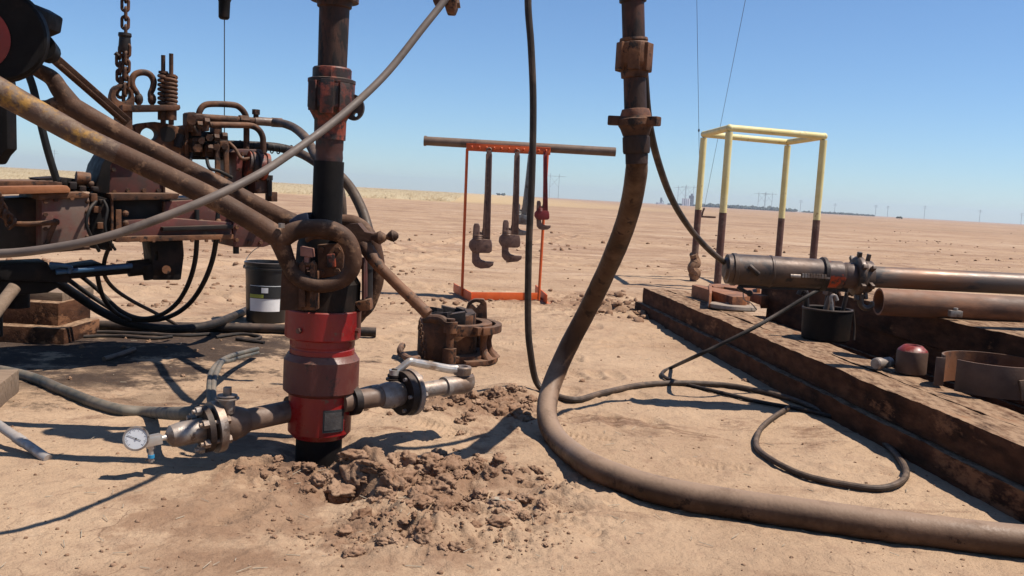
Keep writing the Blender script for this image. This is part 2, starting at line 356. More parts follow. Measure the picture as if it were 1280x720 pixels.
def ground_mat():
    K = bpy.data.materials.new('dry_sandy_soil'); K.use_nodes = True; nt = K.node_tree; nt.nodes.clear(); L = nt.links.new
    out = N(nt,'ShaderNodeOutputMaterial'); b = N(nt,'ShaderNodeBsdfPrincipled'); L(b.outputs[0], out.inputs[0])
    ge = N(nt,'ShaderNodeNewGeometry'); pos = ge.outputs['Position']
    def noise(scale, d=6, r=.6, st=(1,1,1), dist=0):
        mp = N(nt,'ShaderNodeMapping'); mp.inputs['Scale'].default_value = st; L(pos, mp.inputs[0])
        n = N(nt,'ShaderNodeTexNoise'); n.inputs['Scale'].default_value = scale; n.inputs['Detail'].default_value = d
        n.inputs['Roughness'].default_value = r; n.inputs['Distortion'].default_value = dist; L(mp.outputs[0], n.inputs['Vector']); return n.outputs[0]
    def rng(src, a, z, lo=0, hi=1):
        r = N(nt,'ShaderNodeMapRange'); r.inputs[1].default_value=a; r.inputs[2].default_value=z; r.inputs[3].default_value=lo; r.inputs[4].default_value=hi; L(src, r.inputs[0]); return r.outputs[0]
    def mix(f, A, B):
        x = N(nt,'ShaderNodeMix', data_type='RGBA')
        if isinstance(f,(int,float)): x.inputs[0].default_value = f
        else: L(f, x.inputs[0])
        for v, i in ((A,6),(B,7)):
            if isinstance(v, tuple): x.inputs[i].default_value = (*v,1)
            else: L(v, x.inputs[i])
        return x.outputs[2]
    def mul(a, c):
        x = N(nt,'ShaderNodeMath', operation='MULTIPLY')
        for v, i in ((a,0),(c,1)):
            if isinstance(v,(int,float)): x.inputs[i].default_value = v
            else: L(v, x.inputs[i])
        return x.outputs[0]
    base = mix(rng(noise(.9,7,.62),.34,.66), (.292,.192,.119), (.385,.264,.168))
    base = mix(rng(noise(7,6,.65),.52,.70,0,.55), base, (.245,.152,.098))
    base = mix(rng(noise(3.1,8,.7,(1,1,1),.4),.60,.72,0,.6), base, (.470,.342,.232))
    # streaks of disturbed soil that run across the open pad
    sep = N(nt,'ShaderNodeSeparateXYZ'); L(pos, sep.inputs[0])
    away = rng(sep.outputs[1], 7, 16)
    st = rng(noise(.30,9,.72,(.45,1.3,1),1.0),.51,.61)
    base = mix(mul(mul(st, away),.75), base, (.185,.102,.064))
    st2 = rng(noise(.9,8,.7,(.40,1.3,1),.8),.54,.66)
    base = mix(mul(mul(st2, away),.55), base, (.48,.355,.255))
    s3 = rng(noise(.06,9,.72,(.34,1.2,1),1.2),.50,.62); far2 = rng(sep.outputs[1], 12, 26)
    base = mix(mul(mul(s3, far2),.60), base, (.205,.122,.078))
    s4 = rng(noise(.10,9,.70,(.30,1.3,1),1.2),.53,.64)
    base = mix(mul(mul(s4, far2),.65), base, (.46,.345,.240))
    s5 = rng(noise(.011,6,.6,(.3,1.3,1)),.50,.60); far3 = rng(sep.outputs[1], 40, 120)
    base = mix(mul(mul(s5, far3),.7), base, (.235,.160,.100))
    base = mix(mul(far2,.28), base, (.265,.168,.104))
    near = rng(sep.outputs[1], 5.0, 7.5)
    s6 = rng(noise(1.5,9,.72,(.35,1.1,1),.5),.53,.63)
    base = mix(mul(mul(s6, near),.6), base, (.215,.128,.080))
    clump = rng(noise(2.6,10,.78,(.55,1,1),.6),.52,.60); band = rng(noise(.15,6,.65,(.4,1.8,1),.8),.47,.58)
    base = mix(mul(mul(clump, band), .85), base, (.150,.082,.050))
    fine = rng(noise(38,6,.7),.56,.70,0,.5); base = mix(fine, base, (.185,.108,.064))
    # far stubble tint on the left and a paler pad
    yl = N(nt,'ShaderNodeMath', operation='MULTIPLY_ADD'); L(sep.outputs[0], yl.inputs[0]); yl.inputs[1].default_value = -.85; L(sep.outputs[1], yl.inputs[2])
    far = rng(yl.outputs[0], 95, 125)
    lft = rng(sep.outputs[0], 40, -10)
    base = mix(mul(mul(far, lft), .85), base, (.40,.29,.155))
    # spilt oil and painted-in tong and link shadow by the machine and the well
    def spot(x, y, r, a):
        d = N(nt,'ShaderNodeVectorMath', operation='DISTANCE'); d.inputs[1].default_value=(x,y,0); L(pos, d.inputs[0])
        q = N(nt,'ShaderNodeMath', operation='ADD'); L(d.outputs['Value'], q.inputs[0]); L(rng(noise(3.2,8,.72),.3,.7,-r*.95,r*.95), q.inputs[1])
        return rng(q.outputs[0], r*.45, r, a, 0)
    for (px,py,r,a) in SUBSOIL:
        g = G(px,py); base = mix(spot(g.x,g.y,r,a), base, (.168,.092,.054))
    for (px,py,r,a) in OIL_AND_SHADE:
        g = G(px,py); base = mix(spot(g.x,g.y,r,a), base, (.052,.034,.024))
    grit = rng(noise(95,3,.6),.62,.72,0,.5); base = mix(grit, base, (.13,.075,.045))
    # hairline mud cracks where the crust has dried
    vm = N(nt,'ShaderNodeMapping'); vm.inputs['Scale'].default_value = (1,1,1); wv = N(nt,'ShaderNodeVectorMath', operation='MULTIPLY_ADD')
    nz = N(nt,'ShaderNodeTexNoise'); nz.inputs['Scale'].default_value = 3.5; nz.inputs['Detail'].default_value = 5; L(pos, nz.inputs['Vector'])
    L(nz.outputs['Color'], wv.inputs[0]); wv.inputs[1].default_value = (.35,.35,0); L(pos, wv.inputs[2])
    vo = N(nt,'ShaderNodeTexVoronoi', feature='DISTANCE_TO_EDGE', voronoi_dimensions='2D'); vo.inputs['Scale'].default_value = 5.5; L(wv.outputs[0], vo.inputs['Vector'])
    crack = mul(rng(vo.outputs['Distance'], .0, .022, 1, 0), rng(noise(1.3,6,.65),.50,.62))
    base = mix(mul(crack,.75), base, (.12,.070,.044))
    L(base, b.inputs['Base Color']); b.inputs['Roughness'].default_value = .95; b.inputs['Specular IOR Level'].default_value = .15
    # bump at three sizes
    bp = N(nt,'ShaderNodeBump'); bp.inputs['Strength'].default_value=.55; bp.inputs['Distance'].default_value=.028; L(noise(22,9,.70), bp.inputs['Height'])
    bq = N(nt,'ShaderNodeBump'); bq.inputs['Strength'].default_value=.5; bq.inputs['Distance'].default_value=.06; L(noise(5,6,.6), bq.inputs['Height']); L(bq.outputs[0], bp.inputs['Normal'])
    b2 = N(nt,'ShaderNodeBump'); b2.inputs['Strength'].default_value=.5; b2.inputs['Distance'].default_value=.006; L(noise(120,4,.6), b2.inputs['Height']); L(bp.outputs[0], b2.inputs['Normal'])
    L(b2.outputs[0], b.inputs['Normal']); return K
SUBSOIL = [(330,640,.45,.55),(250,690,.3,.35),(440,600,.36,.6),(350,590,.25,.5),(560,600,.32,.65),(600,515,.4,.7),(500,660,.3,.5),(770,385,.9,.6),(640,610,.2,.5)]
OIL_AND_SHADE = [(130,457,.75,.75), (150,430,1.1,.92), (40,430,1.0,.92), (240,432,.9,.9), (330,432,.6,.85), (110,480,.40,.6), (200,500,.30,.35), (300,560,.22,.45), (400,575,.26,.6), (20,480,.5,.5)]  # oil stains and tong and link shadows, both put into the soil colour
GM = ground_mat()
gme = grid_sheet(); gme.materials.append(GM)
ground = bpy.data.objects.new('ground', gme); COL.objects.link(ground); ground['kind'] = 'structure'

# ------------------------------------------------------------------ loose soil: clods and crumbs
CLODM = mat('damp_red_brown_soil', (.150,.080,.046), (.235,.138,.085), 14, (.31,.20,.13), 5, .58, .1, (.095,.052,.031), 40, .58, rough=.95, bump=1.0, bs=120, spec=.1, k=1, dust=.25, dustc=(.36,.245,.16))
def clod_variants(sub=2, n=9):
    out = []
    for k in range(n):
        bm = bmesh.new(); bmesh.ops.create_icosphere(bm, subdivisions=sub, radius=1)
        o = Vector((k*3.1, k*1.7, 0)); from mathutils import noise as mn
        sq = Vector((random.uniform(.8,1.2), random.uniform(.7,1.1), random.uniform(.5,.8)))
        for v in bm.verts:
            q = v.co.copy(); t = 1+.50*mn.noise(q*1.3+o)+.30*mn.noise(q*2.9+o)+(.22*mn.noise(q*6.5+o)+.12*mn.noise(q*13+o) if sub > 2 else 0); q *= t
            v.co = Vector((q.x*sq.x, q.y*sq.y, q.z*sq.z))
        bm.verts.ensure_lookup_table(); bm.verts.index_update()
        out.append((np.array([v.co[:] for v in bm.verts]), np.array([[v.index for v in f.verts] for f in bm.faces]))); bm.free()
    return out
CV = clod_variants(); CVF = clod_variants(4, 14)
def clods(name, pts, seed):
    r = np.random.default_rng(seed); V = []; F = []; o = 0
    for (x, y, s) in pts:
        SET = CVF if s > .011 and y < 6 else CV; v, f = SET[r.integers(len(SET))]; a = r.uniform(0, 2*PI); b_ = r.uniform(-.5,.5)
        ca, sa = math.cos(a), math.sin(a); cb, sb = math.cos(b_), math.sin(b_)
        Rm = np.array([[ca,-sa,0],[sa,ca,0],[0,0,1]]) @ np.array([[1,0,0],[0,cb,-sb],[0,sb,cb]])
        q = (v*s*r.uniform(.65,1.35,3)) @ Rm.T + np.array([x, y, gz(x,y)+s*.12]); V.append(q); F.append(f+o); o += len(q)
    V = np.concatenate(V); F = np.concatenate(F)
    me = bpy.data.meshes.new(name); me.from_pydata(V.tolist(), [], F.tolist()); me.materials.append(CLODM); me.polygons.foreach_set('use_smooth', [True]*len(me.polygons))
    ob = bpy.data.objects.new(name, me); COL.objects.link(ob); ob['kind'] = 'stuff'; return ob
pts = []
def scatter(n, px0, px1, py0, py1, smin, smax, pw=2.6, keep=0.0):
    k = 0; t = 0
    while k < n and t < n*40:
        t += 1
        g = G(random.uniform(px0,px1), random.uniform(py0,py1)); R = float(rough(np.array([g.x]), np.array([g.y]))[0])
        if random.random() > max(R, keep): continue
        if (g-G(398,572)).length < .135: continue
        pts.append((g.x, g.y, smin+(smax-smin)*random.random()**pw)); k += 1
scatter(330, 290, 700, 490, 700, .004, .030, 4.5)
scatter(1700, 330, 720, 490, 690, .0015, .0075, 2.0)
scatter(60, 400, 560, 545, 640, .012, .055, 1.6)
scatter(16, 300, 400, 545, 600, .008, .026, 2.0)
scatter(75, 520, 670, 490, 545, .010, .045, 1.7)
scatter(70, 520, 690, 570, 660, .010, .042, 2.0)
scatter(320, 720, 810, 355, 415, .006, .055, 3)
scatter(1500, 0, 1280, 460, 718, .0012, .008, 4.0, .6)
scatter(160, 0, 1280, 380, 480, .004, .022, 4, .5)
for _ in range(46):          # clustered lumps left by machines
    cx, cy = random.uniform(-60,1340), 288+random.random()**1.5*95
    for _k in range(random.randint(8,46)):
        px_, py_ = cx+random.gauss(0,34), cy+random.gauss(0,2.6)
        if py_ < 284: continue
        g = G(px_, py_); pts.append((g.x, g.y, .008+(.05 if py_ < 330 else .03)*random.random()**3))
scatter(300, -100, 1380, 300, 380, .008, .045, 4, .6)
clods('dirt_clods', pts, 3)
V3 = Vector
def tubes(pts, r, **k): return MB().tube([P(*p) for p in pts], r, **k)
def onground(pts, r, lift=None):
    """points of a hose that lies on the soil: (px, py) on the hose's middle line"""
    out = []
    for p in pts:
        q = G(p[0], p[1], r); out.append(V3((q.x, q.y, gz(q.x,q.y)+r*(.85 if lift is None else lift))))
    return out

# ================================================================== wellhead (blow-out preventer with its two outlets)
W = G(398, 572); WD = W.y
def zy(py): return P(398, py, WD).z
S = WD/FPX
well = thing('wellhead', 'red wellhead standing in churned soil, with side valves and a round pressure gauge', 'wellhead', (W.x, W.y, gz(W.x,W.y)))
def ax(h): return V3((W.x, W.y, h))
UP = V3((0,0,1)); TOCAM = V3((-W.x, -W.y, 0)).normalized()
MB().lathe([(0,-.25),(.092,-.25),(.092,zy(541)),(0,zy(541))], ax(0), n=32).build('casing_stub', M['black'], well)
z1,z2,z3,z4 = zy(544), zy(537), zy(491), zy(486)
body = MB().lathe([(.0,z1),(.105,z1),(.125,z2),(.127,z3),(.127,z4+.01),(0,z4+.01)], ax(0), n=48).build('lower_body', M['redbr'], well)
z5,z6,z7,z8 = zy(490), zy(484), zy(446), zy(440)
MB().lathe([(0,z5),(.130,z5),(.149,z6-.004),(.149,z7-.004),(.145,z7),(.133,z8),(0,z8)], ax(0), n=48).build('flange_band', M['dustred'], well)
MB().lathe([(0,z8-.02),(.128,z8-.02),(.128,zy(434)),(.126,zy(433)),(.126,zy(431)),(.128,zy(430)),(.128,zy(421)),(0,zy(421))], ax(0), n=48).build('neck', M['redbr'], well)
z9,z10 = zy(421), zy(385)
MB().lathe([(0,z9),(.143,z9),(.149,z9+.006),(.149,z10-.004),(.145,z10),(0,z10)], ax(0), n=48).build('top_ring', M['redbr'], well)
for a in (-.42,1.25):      # little grease fittings round the rings
    d = V3((math.sin(a), -math.cos(a), 0))
    MB().hexnut(ax(zy(408))+d*.152, d, .011, .02).build('bolt', M['dustred'], well)
# name plate on the lower body, curved to it
def curved(px0, px1, zb, zt, R, th, n=8):
    mb = MB(); a0 = math.asin((px0)/R); a1 = math.asin((px1)/R); f = math.atan2(TOCAM.x, -TOCAM.y)
    vs = []; fs = []
    for i in range(n+1):
        a = a0+(a1-a0)*i/n+f; d = V3((math.sin(a), -math.cos(a), 0))
        for rr in (R, R+th):
            for z in (zb, zt): vs.append(ax(z)+d*rr)
    for i in range(n):
        o = i*4; q = o+4
        fs += [(o+2,q+2,q+3,o+3),(o,o+1,q+1,q),(o,q,q+2,o+2),(o+1,o+3,q+3,q+1)]
    fs += [(0,2,3,1),(n*4,n*4+1,n*4+3,n*4+2)]
    return mb.add(vs, fs)
pl = curved(.012, .090, zy(531), zy(504), .127, .003).build('name_plate', M['lblack'], well)
curved(.018, .084, zy(528), zy(507), .1302, .0015).build('plate_face', mat('dull_plate', (.09,.08,.075), (.14,.125,.115), 30, rough=.5, metal=.5, bump=.3, bs=160), pl)
for sx in (.016,.086):
    for zz in (506,529):
        MB().ball(ax(zy(zz))+V3((math.cos(0)*sx-.03, -.128+.008, 0)), .003, 8)
# ---- left outlet: pipe, valve, flange, bull plug, needle valve, gauge
OL = P(366, 513, WD-.03); E1 = P(300, 527, WD-.17); axL = (E1-OL).normalized()
def along(t): return OL + axL*t
LL = (E1-OL).length
MB().cyl(OL-axL*.05, along(LL+.02), .044, n=28).build('left_outlet_pipe', M['pipe'], well)
MB().cyl(along(-.01), along(.015), .06, n=28).build('outlet_collar', M['dark'], well)
vb = MB().tube([along(LL-.03), along(LL+.0), along(LL+.035), along(LL+.07), along(LL+.085)], [.046,.060,.068,.062,.052], 28, raw=True).build('left_valve_body', M['pipe'], well)
fl = along(LL+.095); MB().cyl(fl-axL*.014, fl+axL*.014, .098, n=36).build('left_valve_flange', M['silver'], well)
MB().cyl(fl+axL*.03, fl+axL*.052, .088, n=36).build('left_valve_flange', M['dark'], well)
x_, y_, _ = frame(axL)
for k in range(6):
    a = PI/6+k*PI/3; c = fl+x_*(.074*math.cos(a))+y_*(.074*math.sin(a))
    bb = MB().cyl(c-axL*.02, c+axL*.085, .0085, n=10); bb.hexnut(c+axL*.062, axL, .017, .020); bb.hexnut(c-axL*.022, axL, .017, .016)
    bb.build('bolt', M['silver'], well)
st = P(284, 500, fl.y); 
sb = MB().cyl(st-UP*.05, st+UP*.004, .030, n=20); sb.cyl(st+UP*.004, st+UP*.010, .045, n=24); sb.cyl(st+UP*.014, st+UP*.02, .038, n=24); sb.box(st+UP*.034, (.013,.013,.016)); 
sb.build('valve_stem', M['silver'], well, bevel=.002)
pg = fl+axL*.05
MB().tube([pg, pg+axL*.09, pg+axL*.12, pg+axL*.135], [.045,.045,.040,.018], 28, raw=True).build('bull_plug', M['silver'], well)
nv = pg+axL*.135
MB().cyl(nv-axL*.01, nv+axL*.02, .011, n=14).build('nipple', M['chrome'], well)
n0 = nv+axL*.02; vv = MB(); vv.bar(n0, n0+axL*.085, .036, .036); nvb = vv.build('needle_valve', M['chrome'], well, bevel=.004)
bl = n0+axL*.035-UP*.018
q = MB().cyl(bl, bl-UP*.035, .009, n=14); q.hexnut(bl-UP*.006, UP, .014, .012); blv = q.build('bleeder_valve', M['chrome'], well)
MB().cyl(bl-UP*.035, bl-UP*.047, .012, n=16).build('blue_cap', M['valveblue'], blv)
q = MB().cyl(bl-UP*.047, bl-UP*.062, .009, n=14); q.cyl(bl-UP*.056-V3((.022,0,0)), bl-UP*.056+V3((.012,0,0)), .003, n=8); q.build('bleeder_handle', M['silver'], blv)
ge = n0+axL*.085; MB().cyl(ge-axL*.005, ge+axL*.03, .008, n=12).build('gauge_stem', M['brass'], well)
gc = P(170, 548, ge.y-.02); gn = (V3((CAM.x,CAM.y,CAM.z-.55))-gc).normalized()
gb = MB().lathe([(0,-.028),(.036,-.028),(.040,-.022),(.041,.0),(.0445,.0),(.0445,.007),(.0385,.007),(.038,.003),(0,.003)], gc, gn, 40).build('pressure_gauge', M['silver'], well)
MB().lathe([(0,.0036),(.0375,.0036),(.0375,.0046),(0,.0046)], gc, gn, 40).build('dial', M['dial'], gb)
gx = V3((1,0,0)); gx = (gx-gn*gx.dot(gn)).normalized(); gy = gn.cross(gx)
tk = MB()
for k in range(28):
    a = math.radians(-45+270*k/27); d = gx*math.cos(a)+gy*math.sin(a); L_ = .004 if k % 3 else .008
    tk.bar(gc+gn*.0052+d*(.035-L_), gc+gn*.0052+d*.035, .0007 if k % 3 else .0011, .0005, gn)
tk.build('scale_marks', M['lblack'], gb)
nd = MB(); d = (gx*.92-gy*.39); nd.bar(gc+gn*.0062-d*.030, gc+gn*.0062+d*.018, .0016, .0008, gn); nd.cyl(gc+gn*.005, gc+gn*.008, .003, n=10); nd.build('needle', M['lblack'], gb)
# ---- right outlet: pipe, valve, flange, nozzle, elbow, lever
OR = P(440, 501, WD-.02); E2 = P(566, 482, WD+.34); axR = (E2-OR).normalized(); LR = (E2-OR).length
def alr(t): return OR + axR*(LR*t)
MB().cyl(OR-axR*.05, alr(.30), .041, n=28).build('right_outlet_pipe', M['pipe'], well)
MB().cyl(OR-axR*.01, OR+axR*.02, .058, n=28).build('outlet_collar', M['dark'], well)
MB().tube([alr(.26), alr(.29), alr(.34), alr(.42), alr(.47)], [.043,.052,.056,.054,.047], 28, raw=True).build('right_valve_body', M['silver'], well)
f2 = alr(.52)
MB().cyl(f2-axR*.032, f2+axR*.0, .093, n=36).build('right_valve_flange', M['dark'], well)
MB().cyl(f2+axR*.006, f2+axR*.028, .098, n=36).build('right_valve_flange', M['silver'], well)
xr, yr, _ = frame(axR)
for k in range(6):
    a = k*PI/3; c = f2+xr*(.076*math.cos(a))+yr*(.076*math.sin(a))
    MB().cyl(c-axR*.045, c+axR*.042, .008, n=10).hexnut(c+axR*.036, axR, .015, .016).build('bolt', M['silver'], well)
MB().cyl(f2, f2+axR*.075, .030, n=24).build('nozzle_hub', M['silver'], well)
MB().cyl(f2, alr(.97), .034, n=28).build('nozzle_pipe', M['silver'], well)
el = MB().cyl(alr(.90), alr(.94), .044, n=28); el.tube([alr(.94), alr(1.04), alr(1.12)+axR*.01, alr(1.14)+UP*.035], [.040,.041,.041,.037], 24, k=6); el.build('elbow', M['silver'], well)
s0 = P(493, 474, f2.y); q = MB().cyl(s0-UP*.05, s0+UP*.012, .022, n=16); q.cyl(s0-UP*.004, s0+UP*.004, .036, n=24); q.cyl(s0+UP*.01,s0+UP*.02,.03,n=24); q.box(s0+UP*.03, (.012,.012,.015)); q.build('valve_stem', M['dark'], well)
h0 = s0+UP*.028; h1 = P(512, 452, f2.y+.02); h2 = P(560, 461, f2.y+.17); h3 = P(578, 462, f2.y+.21)
hb = MB(); hb.tube([h0, h0.lerp(h1,.5), h1, h1.lerp(h2,.12), h1.lerp(h2,.6), h2, h2.lerp(h3,.6)], [.015,.015,.016,.017,.018,.019,.02], 12, k=5); hb.cyl(h0-UP*.012, h0+UP*.012, .024, n=20)
lev = hb.build('valve_lever', M['chrome'], well)
MB().lathe([(.018,-.022),(.038,-.022),(.041,.010),(.038,.015),(.024,.015),(.020,.005),(.018,-.022)], h3, UP, 28).build('lever_socket', M['silver'], lev)
MB().tube([alr(.02)+yr*.0+V3((0,.05,.03)), alr(.2)+V3((0,.06,.035)), alr(.36)+V3((0,.03,.03))], .007, 10).build('bleed_line', M['silver'], well)

# ================================================================== tubing string standing in the wellhead
tub = thing('tubing_string', 'tall dark upright pipe with a chipped red swage, rising from the wellhead', 'pipe', (W.x, W.y, zy(300)))
ex = V3((W.x, W.y, 0))
MB().cyl(ax(zy(330)), ax(zy(201)), .059, n=36).build('lower_pipe', M['black'], tub)
MB().lathe([(0,zy(203)),(.052,zy(203)),(.054,zy(196)),(.052,zy(188)),(.054,zy(186)),(.054,zy(160)),(0,zy(160))], ax(0), n=36).build('pin_joint', M['tubered'], tub)
sw = MB().lathe([(0,zy(174)),(.061,zy(174)),(.062,zy(150)),(.070,zy(145)),(.090,zy(134)),(.090,zy(104)),(.092,zy(103)),(.092,zy(99)),(.075,zy(97)),(.075,zy(86)),(.070,zy(84)),(0,zy(84))], ax(0), n=40).build('red_swage', M['redor'], tub)
pad = MB(); 
for a, w_, y0, y1 in ((-.18,.05,143,101),(.55,.045,140,104),(-.85,.04,140,103),(-.3,.045,99,85)):
    f = math.atan2(TOCAM.x, -TOCAM.y)+a; d = V3((math.sin(f), -math.cos(f), 0)); t = UP.cross(d)
    rr = .090 if y0 > 100 else .073
    pad.box(ax((zy(y0)+zy(y1))/2)+d*rr, (w_/2, .008, (zy(y1)-zy(y0))/2), t, d, UP)
pad.build('slip_segment', M['redor'], sw, bevel=.003)
ec = P(441, 134, WD); 
o_ = [ec+V3((.042*math.cos(a),0,.05*math.sin(a))) for a in np.linspace(0,2*PI,28,endpoint=False)]; i_ = [ec+V3((.012+.008*math.cos(a),0,-.028+.008*math.sin(a))) for a in np.linspace(0,2*PI,16,endpoint=False)]
MB().holed(o_, i_, V3((0,.03,0))).build('pad_eye', M['dark'], sw)
MB().lathe([(0,zy(84)),(.056,zy(84)),(.058,zy(10)),(.066,zy(8)),(.068,zy(0)),(.06,zy(-2)),(0,zy(-2))], ax(0), n=36).build('upper_pipe', M['tubing'], tub)
MB().lathe([(0,zy(1)),(.092,zy(1)),(.092,zy(-6)),(.072,zy(-12)),(.068,zy(-80)),(0,zy(-80))], ax(0), n=36).build('top_collar', M['tubing'], tub)

# ================================================================== elevator clamped round the tubing on top of the wellhead
elv = thing('elevator', 'dark pipe elevator clamped round the tubing above the red wellhead, with a knobbed latch handle', 'elevator', (W.x, W.y, z10))
eb = MB().lathe([(0,z10+.002),(.142,z10+.002),(.142,zy(352)),(.118,zy(340)),(.112,zy(306)),(.098,zy(290)),(.062,zy(287))], ax(0), n=40)
eb.build('body', M['black'], elv)
ear = P(405, 324, WD-.10)
q = MB().cyl(ear+V3((0,.06,0)), ear-V3((0,.145,0)), .068, n=28); q.cyl(ear-V3((0,.125,0)), ear-V3((0,.150,0)), .085, n=28); 
NE = P(404, 325, WD-.17); FE = P(436, 334, WD+.17)
MB().cyl(ear+V3((0,.06,0)), ear+V3((0,.02,0)), .060, n=28).build('lifting_ear', M['black'], elv)
MB().cyl(P(432,330,WD+.02), P(432,330,WD+.24), .060, n=28).build('lifting_ear', M['dark'], elv)
# front latch: clevis, pin and a red tongue
lp = MB(); D0 = WD-.235
lp.prism([P(x,y,D0) for x,y in ((352,336),(366,345),(372,338),(377,330),(377,388),(350,388))], V3((0,.06,0)))
lp.prism([P(x,y,D0-.012) for x,y in ((373,332),(378,326),(381,332),(381,384),(373,384))], V3((0,.04,0)))
lp.prism([P(x,y,D0-.012) for x,y in ((387,332),(390,326),(394,332),(394,384),(387,384))], V3((0,.04,0)))
lp.prism([P(x,y,D0+.012) for x,y in ((372,340),(395,340),(395,388),(372,388))], V3((0,.06,0)))
lat = lp.build('latch_clevis', M['rust'], elv, bevel=.003)
MB().cyl(P(367,331,D0+.01), P(395,331,D0+.01), .010, n=14).build('latch_pin', M['rust'], lat)
q = MB(); q.prism([P(x,y,D0) for x,y in ((375,308),(390,311),(391,322),(375,320))], V3((0,.04,0))); q.prism([P(x,y,D0+.006) for x,y in ((380,321),(386,321),(386,337),(379,337))], V3((0,.024,0)))
q.build('latch_tongue', mat('salmon_latch', (.36,.15,.11), (.42,.20,.15), 20, rough=.7, dust=.4), lat, bevel=.003)
# clamp plates, bolts and grease nipples crowded inside the near eye
q = MB(); q.prism([P(x,y,WD-.150) for x,y in ((396,306),(424,304),(430,318),(428,344),(398,348))], V3((0,.05,0))); jp = q.build('jaw_plate', M['rust'], elv, bevel=.006)
for x, y in ((402,312),(422,312),(402,341),(422,339)): MB().hexnut(P(x,y,WD-.155), V3((0,1,0)), .011, .02).build('bolt', M['rust'], jp)
q = MB(); q.prism([P(x,y,WD-.17) for x,y in ((408,318),(418,317),(419,334),(409,335))], V3((0,.04,0))); q.build('clamp_block', M['redor'], jp, bevel=.004)
MB().tube([P(384,300,WD-.12), P(392,296,WD-.15), P(412,297,WD-.16), P(426,301,WD-.13)], .010, 10).build('clamp_bar', M['rust'], elv)
# right hinge strip and foot
q = MB(); q.prism([P(x,y,WD-.03) for x,y in ((452,322),(458,321),(458,372),(452,373))], V3((0,.05,0))); q.cyl(P(455,322,WD-.04), P(455,376,WD-.04), .006, n=10); q.build('hinge_strip', M['red'], elv, bevel=.002)
q = MB(); q.prism([P(x,y,WD-.05) for x,y in ((442,378),(462,374),(463,388),(450,389))], V3((0,.08,0))); q.build('hinge_foot', M['rust'], elv, bevel=.004)
q = MB().cyl(P(459,336,WD+.02), P(459,388,WD+.02), .022, n=18); q.cyl(P(459,322,WD+.02), P(459,336,WD+.02), .03, n=18); q.build('hinge_pin', M['dark'], elv)
# latch handle with two knobs, then the long diagonal bar
hd = MB(); D1 = WD-.14
hd.prism([P(x,y,D1) for x,y in ((418,287),(436,280),(447,279),(456,290),(470,293),(470,299),(458,302),(452,314),(440,306),(428,296))], V3((0,.09,0)))
hd.tube([P(446,290,D1+.03), P(458,296,D1+.02), P(466,296,D1+.01), P(475,297,D1), P(483,296.5,D1), P(491,295,D1), P(498,294.5,D1)], [.028,.018,.012,.027,.009,.024,.008], 16, k=6)
hd.ball(P(475,297,D1), (.026,.024,.022)); hd.ball(P(491,295,D1), .0215)
hdl = hd.build('latch_handle', M['link'], elv)
q = MB().tube([P(448,296,D1+.04), P(466,322,D1), P(478,338,D1-.02)], [.030,.026,.020], 16); q.tube([P(474,333,D1-.01), P(500,359,D1-.04), P(516,374,D1-.06), P(535,393,D1-.08)], [.021,.021,.022,.0225], 18); q.build('handle_bar', M['rust'], hdl)
q = MB(); q.prism([P(x,y,WD-.06) for x,y in ((360,276),(372,268),(384,265),(386,279),(372,284),(362,282))], V3((0,.12,0))); q.build('rag', M['navy'], elv, bevel=.012)

# ================================================================== the two elevator links 
def eye(mb, c, R, r, ry=1.0): mb.torus(c, V3((.12,-1,0)), R, r, 36, 14, 1.08, ry, V3((1,0,.0)))
lk = thing('elevator_link', 'near steel lifting link with flaking yellow paint, its eye in front of the elevator', 'lifting link', P(180,205,3.3))
q = MB(); q.tube([P(-60,80,3.22), P(0,114,3.26), P(61,148,3.29), P(105,172,3.30), P(150,193,3.31)], [.047,.046,.042,.040,.038], 22); q.build('painted_shank', M['ylink'], lk)
q = MB(); q.tube([P(148,192,3.31), P(210,221,3.33), P(264,247,3.34), P(310,273,3.35), P(350,298,3.37)], [.0385,.038,.038,.038,.040], 22); q.ball(P(350,298,3.37), .041)
q.build('shank', M['link'], lk)
q = MB(); q.tube([P(349,300,3.37), P(354,313,3.38), P(361,331,3.39), P(369,345,3.39), P(386,355,3.385), P(405,357,3.39), P(427,351,3.40), P(440,336,3.40), P(441,317,3.40), P(433,299,3.40), P(416,288,3.39), P(395,285,3.38), P(371,288,3.375), P(352,298,3.37)],
  [.037,.033,.030,.028,.027,.026,.028,.031,.032,.033,.034,.033,.034,.038], 18, k=6); q.build('eye', M['link'], lk)
MB().hexnut(P(352,282,3.33), UP, .012, .016).build('clip', M['silver'], lk)
lk2 = thing('elevator_link', 'far brown lifting link with a forked upper end, running behind the yellow-flaked link', 'lifting link', P(200,170,3.75))
q = MB(); q.tube([P(86,131,3.74), P(127,155,3.75), P(158,172,3.76), P(190,188,3.77), P(264,226,3.79), P(330,261,3.82), P(372,280,3.84), P(400,292,3.85)], [.041,.040,.037,.037,.036,.036,.036,.036], 22); q.build('shank', M['link'], lk2)
q = MB(); q.tube([P(28,76,3.70), P(48,88,3.71), P(65,98,3.72), P(76,114,3.73), P(90,132,3.74)], [.026,.028,.032,.036,.040], 20)
q.tube([P(92,132,3.74), P(72,131,3.74), P(58,134,3.74), P(40,132,3.74)], [.038,.032,.028,.024], 18); q.build('upper_eye', M['link'], lk2)
q = MB(); q.tube([P(400,286,3.85), P(425,277,3.85), P(447,280,3.85), P(463,296,3.85), P(471,320,3.85), P(472,345,3.85), P(466,368,3.85), P(455,388,3.85), P(430,396,3.85), P(410,380,3.85), P(404,330,3.85), P(402,295,3.85)], .029, 16, k=6); q.build('eye', M['link'], lk2)

